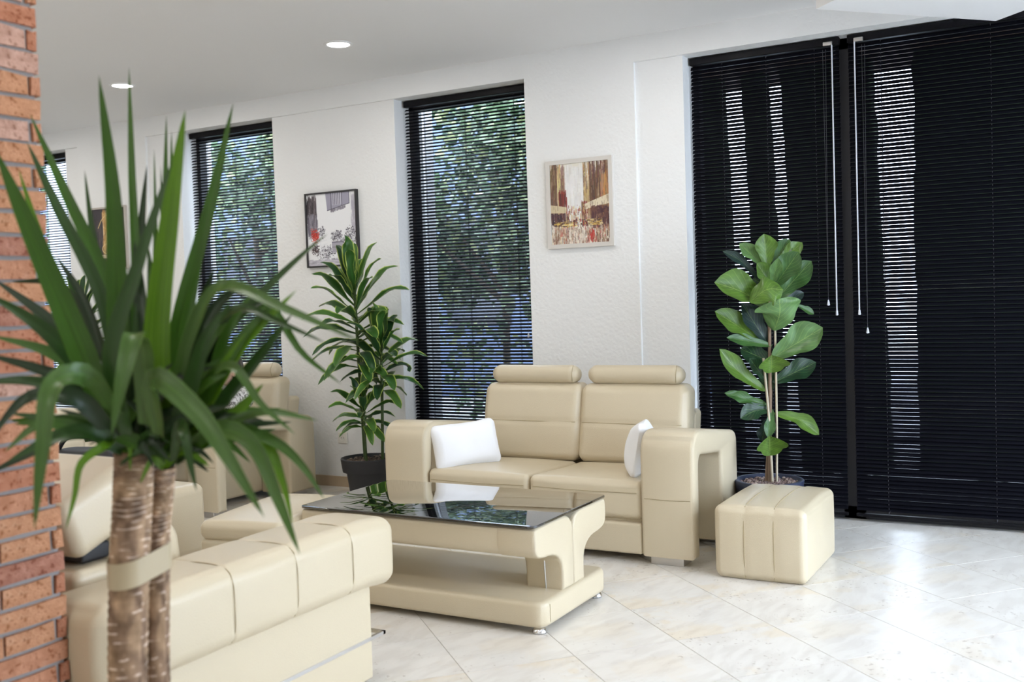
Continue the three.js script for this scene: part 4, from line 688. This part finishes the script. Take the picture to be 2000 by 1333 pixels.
// ---------------------------------------------------------------- the person on the far sofa
{
  const t = thing('person', 'person in a black and white spotted top slouching on the far sofa', 'person', [-5.2, 0, -5.0]);
  const smin = (a, b, k) => { const h = Math.max(k - Math.abs(a - b), 0) / k; return Math.min(a, b) - h * h * k * 0.25; };
  const cap = (p, a, b, ra, rb) => { const bx = b[0] - a[0], by = b[1] - a[1], bz = b[2] - a[2], px = p[0] - a[0], py = p[1] - a[1], pz = p[2] - a[2], h = Math.min(1, Math.max(0, (px * bx + py * by + pz * bz) / (bx * bx + by * by + bz * bz))); return Math.hypot(px - h * bx, py - h * by, pz - h * bz) - mix(ra, rb, h); };
  function field(bones, k, lo, hi, cell) {
    const n = Math.ceil(Math.max(hi[0] - lo[0], hi[1] - lo[1], hi[2] - lo[2]) / cell) + 3, c = [0, 1, 2].map((q) => (lo[q] + hi[q]) / 2), half = n * cell / 2;
    const mc = new MarchingCubes(n, new THREE.MeshBasicMaterial(), false, false, 260000); mc.isolation = 0;
    for (let z = 0; z < n; z++) for (let y = 0; y < n; y++) for (let x = 0; x < n; x++) {
      const p = [x, y, z].map((q, i) => c[i] + (q - n / 2) / (n / 2) * half); let d = 1e9;
      for (const [a, b, ra, rb, kk] of bones) d = smin(d, cap(p, a, b, ra, rb), kk ?? k);
      mc.field[x + y * n + z * n * n] = -d;
    }
    mc.update(); const m = mc.count, g = new THREE.BufferGeometry(), P = new Float32Array(mc.positionArray.slice(0, m * 3)); for (let i = 0; i < m; i++) for (let q = 0; q < 3; q++) P[3 * i + q] = c[q] + P[3 * i + q] * half;
    g.setAttribute('position', new THREE.BufferAttribute(P, 3)); const w = mergeVertices(g, 1e-5); w.computeVertexNormals(); return boxUV(w, 1);
  }
  const hipL = [-0.09, 0.47, 0.02], hipR = [0.09, 0.47, 0.02], chest = [0.0, 0.66, -0.16], waist = [0, 0.54, -0.04], neck = [0.04, 0.77, -0.2], head = [0.045, 0.895, -0.165];
  const shL = [-0.15, 0.71, -0.17], shR = [0.17, 0.71, -0.18], elL = [-0.24, 0.53, 0.02], elR = [0.255, 0.715, 0.04], wrL = [-0.06, 0.60, 0.2], wrR = [0.05, 0.64, 0.2], knL = [-0.13, 0.5, 0.42], knR = [0.1, 0.5, 0.43], anL = [-0.14, 0.1, 0.46], anR = [0.09, 0.1, 0.5];
  const torso = [[hipL, hipR, 0.105, 0.105], [[0, 0.48, 0.01], waist, 0.115, 0.1], [waist, chest, 0.1, 0.115], [shL, shR, 0.06, 0.06]];
  const arms = [[shL, elL, 0.05, 0.04], [elL, wrL, 0.038, 0.026], [shR, elR, 0.05, 0.04], [elR, wrR, 0.038, 0.026]];
  const legs = [[hipL, knL, 0.09, 0.062], [knL, anL, 0.058, 0.038], [hipR, knR, 0.09, 0.062], [knR, anR, 0.058, 0.038]];
  const feet = [[anL, [-0.14, 0.03, 0.6], 0.036, 0.028], [anR, [0.09, 0.03, 0.64], 0.036, 0.028]];
  const hand = (w, s) => { const o = []; const pc = [w[0] + s * 0.03, w[1] + 0.035, w[2] + 0.05]; o.push([w, pc, 0.024, 0.026, 0.012]); for (let f = 0; f < 4; f++) { const b = [pc[0] + s * 0.006, pc[1] + 0.024 - f * 0.017, pc[2] + 0.018], l = [0.036, 0.042, 0.038, 0.03][f], m = [b[0] + s * l * 0.7, b[1], b[2] + l * 0.7], e = [m[0] + s * l * 0.9, m[1], m[2] - l * 0.1]; o.push([b, m, 0.0095, 0.0088, 0.004], [m, e, 0.0088, 0.0075, 0.004]); } o.push([[w[0] + s * 0.015, w[1] + 0.05, w[2] + 0.03], [w[0] + s * 0.05, w[1] + 0.085, w[2] + 0.045], 0.0105, 0.0085, 0.006]); return o; };
  const headB = [[neck, [0.045, 0.84, -0.185], 0.046, 0.044], [[0.045, 0.925, -0.175], [0.045, 0.90, -0.15], 0.08, 0.074], [[0.045, 0.86, -0.125], [0.045, 0.835, -0.105], 0.05, 0.034], [[0.045, 0.905, -0.078], [0.045, 0.875, -0.062], 0.012, 0.013, 0.02], [[-0.033, 0.89, -0.165], [-0.036, 0.865, -0.16], 0.016, 0.012, 0.01], [[0.123, 0.89, -0.165], [0.126, 0.865, -0.16], 0.016, 0.012, 0.01], [[0.027, 0.845, -0.075], [0.063, 0.845, -0.075], 0.009, 0.009, 0.008]];
  const skin = std({ color: rgb(0.56, 0.36, 0.26), roughness: 0.55 }), hairM = std({ color: rgb(0.012, 0.009, 0.008), roughness: 0.4 });
  const bodyG = [field([...torso.map(([a, b, r, q]) => [a, b, r * 0.92, q * 0.92]), ...arms, ...legs.map(([a, b, r, q]) => [a, b, r * 0.9, q * 0.9]), ...feet, [chest, neck, 0.06, 0.045]], 0.06, [-0.4, 0, -0.35], [0.4, 0.85, 0.72], 0.013), field(headB, 0.03, [-0.1, 0.72, -0.3], [0.2, 1.03, -0.02], 0.0055), field(hand(wrL, 1), 0.01, [-0.1, 0.55, 0.16], [0.1, 0.74, 0.36], 0.0035), field(hand(wrR, -1), 0.01, [-0.1, 0.58, 0.16], [0.1, 0.78, 0.36], 0.0035)];
  part('body', bodyG, skin, t);
  const spots = dataTex(512, 512, (u, v) => { const n = fbm(u * 44, v * 44, 200, 2), m = fbm(u * 15, v * 15, 210, 2), ring = Math.abs(n - 0.52) < 0.07 ? 1 : 0, d = m > 0.56 ? 1 : 0, k = ring * (0.4 + 0.6 * d) + 0.15 * d; const q = mix(214, 26, Math.min(1, k * 1.2)); return [q, q - 4, q - 8]; });
  spots.repeat.set(1.1, 1.1);
  part('spotted_top', field([...torso.map(([a, b, r, q]) => [a, b, r + 0.008, q + 0.008]), ...arms.map(([a, b, r, q]) => [a, b, r + 0.014, q + 0.012]), [chest, [0.02, 0.735, -0.19], 0.08, 0.055]], 0.06, [-0.36, 0.34, -0.34], [0.36, 0.85, 0.3], 0.011), std({ map: spots, roughness: 0.9 }), t);
  part('trousers', field(legs.map(([a, b, r, q]) => [a, b, r + 0.006, q + 0.014]), 0.04, [-0.25, 0.05, -0.12], [0.22, 0.62, 0.6], 0.012), std({ color: rgb(0.03, 0.035, 0.05), roughness: 0.9 }), t);
  part('hair', field([[[0.045, 0.945, -0.2], [0.045, 0.93, -0.16], 0.088, 0.07], [[0.045, 0.9, -0.235], [0.075, 0.78, -0.235], 0.07, 0.05], [[-0.03, 0.92, -0.19], [-0.045, 0.8, -0.19], 0.032, 0.025], [[0.12, 0.92, -0.19], [0.13, 0.79, -0.2], 0.032, 0.028]], 0.03, [-0.12, 0.7, -0.33], [0.2, 1.06, -0.06], 0.008), hairM, t);
  for (const s of [-1, 1]) { const e = part('eye', new THREE.SphereGeometry(0.0115, 12, 10).translate(0.045 + s * 0.031, 0.896, -0.086), std({ color: rgb(0.75, 0.73, 0.7), roughness: 0.2 }), t); part('iris', new THREE.SphereGeometry(0.006, 10, 8).translate(0.045 + s * 0.031, 0.894, -0.0785), hairM, e); }
  for (const s of [-1, 1]) part('shoe', puff(0.085, 0.07, 0.22, { r: 0.034, arc: 3 }).translate(s < 0 ? -0.14 : 0.09, 0.036, s < 0 ? 0.53 : 0.57), M.black, t);
}

// ---------------------------------------------------------------- outside the windows
{
  struct('ground', box(-22, 14, -0.3, -0.14, -26, ZW - 0.4), std({ color: rgb(0.34, 0.35, 0.36), roughness: 0.95 }));
  struct('forecourt', box(X1 + 0.31, 14, -0.3, -0.14, ZW - 0.39, 12), std({ color: rgb(0.5, 0.5, 0.5), roughness: 0.95 }));
  const b = thing('building', 'blue-grey house wall seen through the half-open blinds', 'building', [-10.5, -0.14, -13.2]);
  part('facade', box(-8.5, 6.2, 0, 6.5, -0.3, 0), std({ color: rgb(0.13, 0.17, 0.28), roughness: 0.9 }), b);
  for (let k = 0; k < 6; k++) { const w = part('window', box(-7.2 + 2.3 * k, -6.1 + 2.3 * k, 1.1, 2.7, 0, 0.04), M.frame, b); part('pane', box(-7.12 + 2.3 * k, -6.18 + 2.3 * k, 1.18, 2.62, 0.04, 0.05), std({ color: rgb(0.03, 0.04, 0.06), roughness: 0.15 }), w); }
  const timber = std({ color: rgb(0.1, 0.062, 0.036), roughness: 0.8 });
  const white = std({ color: rgb(0.8, 0.8, 0.82), roughness: 0.9 });
  const post = (label, x0, x1, z) => { const o = thing('garden_post', label, 'post', [(x0 + x1) / 2, -0.14, z], 0, 'white posts outside the windows'); part('shaft', puff(x1 - x0, 3.4, 0.12, { r: 0.01, arc: 1, inner: 2 }).translate(0, 1.7, 0), white, o); part('cap', puff(x1 - x0 + 0.05, 0.08, 0.17, { r: 0.01, arc: 1, inner: 2 }).translate(0, 3.44, 0), white, o); };
  post('white post outside, behind the left edge of the blind between the pictures', -4.69, -4.5, -6.8); post('white post outside the far window beside the brick pillar', -9.05, -8.75, -6.8);
  // trees with instanced leaves
  const lg = leafGeo([V(0, 0, 0), V(0, 0.01, 0.05), V(0, 0, 0.1)], 0.06, { seg: 3, across: 2, profile: (q) => Math.sin(Math.PI * Math.min(0.98, 0.04 + q)), fold: 0.3 });
  const tree = (label, x, z, h, r, n, cols) => {
    const o = thing('garden_tree', label, 'tree', [x, -0.14, z], 0, 'trees outside the windows');
    part('trunk', tube([V(0, 0, 0), V(0.05, h * 0.4, 0.03), V(-0.04, h * 0.75, 0)], 0.04, 10, 8), std({ color: rgb(0.1, 0.08, 0.06), roughness: 1 }), o);
    for (let k = 0; k < 5; k++) { const a = rr(0, 6.28), y = h * rr(0.3, 0.6); part('branch', rod(V(0.02, y, 0), V(Math.cos(a) * r * 0.7, y + r * rr(0.3, 0.8), Math.sin(a) * r * 0.7), 0.03, 6, 0.012), std({ color: rgb(0.1, 0.08, 0.06), roughness: 1 }), o); }
    const im = new THREE.InstancedMesh(lg, phy({ color: rgb(1, 1, 1), roughness: 0.5, side: THREE.DoubleSide, transmission: 0.25, thickness: 0 }), n), q = new THREE.Object3D(), cl = []; for (let k = 0; k < 26; k++) cl.push([rr(-1, 1), rr(-1, 1), rr(-1, 1), rr(0.18, 0.4)]);
    for (let i = 0; i < n; i++) { const c = cl[i % 26], d = V(rr(-1, 1), rr(-1, 1), rr(-1, 1)).normalize().multiplyScalar(Math.cbrt(rnd()) * c[3]); q.position.set((c[0] * 0.75 + d.x) * r, h * 0.55 + (c[1] * 0.8 + d.y) * h * 0.46, (c[2] * 0.6 + d.z) * r * 0.7); q.rotation.set(rr(0, 6), rr(0, 6), rr(0, 6)); q.scale.setScalar(rr(0.7, 1.5)); q.updateMatrix(); im.setMatrixAt(i, q.matrix); im.setColorAt(i, rgb(...pick(cols))); }
    im.name = 'foliage'; im.userData.kind = 'stuff'; o.add(im);
  };
  const leafCols = [[0.1, 0.17, 0.08], [0.18, 0.26, 0.14], [0.06, 0.11, 0.07], [0.22, 0.28, 0.2], [0.3, 0.34, 0.16]];
  tree('leafy green tree seen through the blind between the two pictures', -5.25, -9.2, 4.0, 1.25, 5200, leafCols);
  tree('leafy tree seen through the blind behind the yucca', -8.4, -9.0, 3.9, 1.3, 4600, leafCols);
  tree('pale leafy tree seen through the far window beside the brick pillar', -11.6, -9.2, 3.8, 1.0, 1600, leafCols);
  // roof on posts added outside the big window to keep the hedges in shade
  { const o = thing('added_shade_roof', 'added flat roof outside that shades the hedges behind the big closed blinds', 'roof', [-0.6, 0, -7.3]); part('slab', box(-3.4, 4.2, 3.0, 3.14, -1.15, 1.1), timber, o); for (const x of [-3.3, 4.1]) part('post', box(x - 0.05, x + 0.05, -0.14, 3.0, -1.1, -1.0), timber, o); }
  // clipped hedges close behind the big closed blinds, with gaps that let daylight through
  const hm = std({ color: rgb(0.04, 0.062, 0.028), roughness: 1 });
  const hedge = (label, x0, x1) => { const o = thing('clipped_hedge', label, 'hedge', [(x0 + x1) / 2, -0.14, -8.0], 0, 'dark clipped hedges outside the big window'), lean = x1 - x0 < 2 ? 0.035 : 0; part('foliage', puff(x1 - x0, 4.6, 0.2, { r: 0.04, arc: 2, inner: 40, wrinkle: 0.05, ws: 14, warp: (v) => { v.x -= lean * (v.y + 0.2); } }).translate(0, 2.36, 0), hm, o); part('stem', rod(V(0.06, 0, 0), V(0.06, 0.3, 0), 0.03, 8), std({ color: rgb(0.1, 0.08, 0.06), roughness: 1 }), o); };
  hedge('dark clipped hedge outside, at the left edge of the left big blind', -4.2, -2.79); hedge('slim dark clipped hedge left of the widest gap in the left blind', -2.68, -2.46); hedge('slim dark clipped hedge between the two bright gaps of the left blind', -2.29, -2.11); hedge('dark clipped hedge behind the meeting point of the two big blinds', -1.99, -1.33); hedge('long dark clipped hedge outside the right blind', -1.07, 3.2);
}
scene.traverse((o) => { if (o.isMesh) { o.castShadow = true; o.receiveShadow = true; } });
renderer.render(scene, camera);
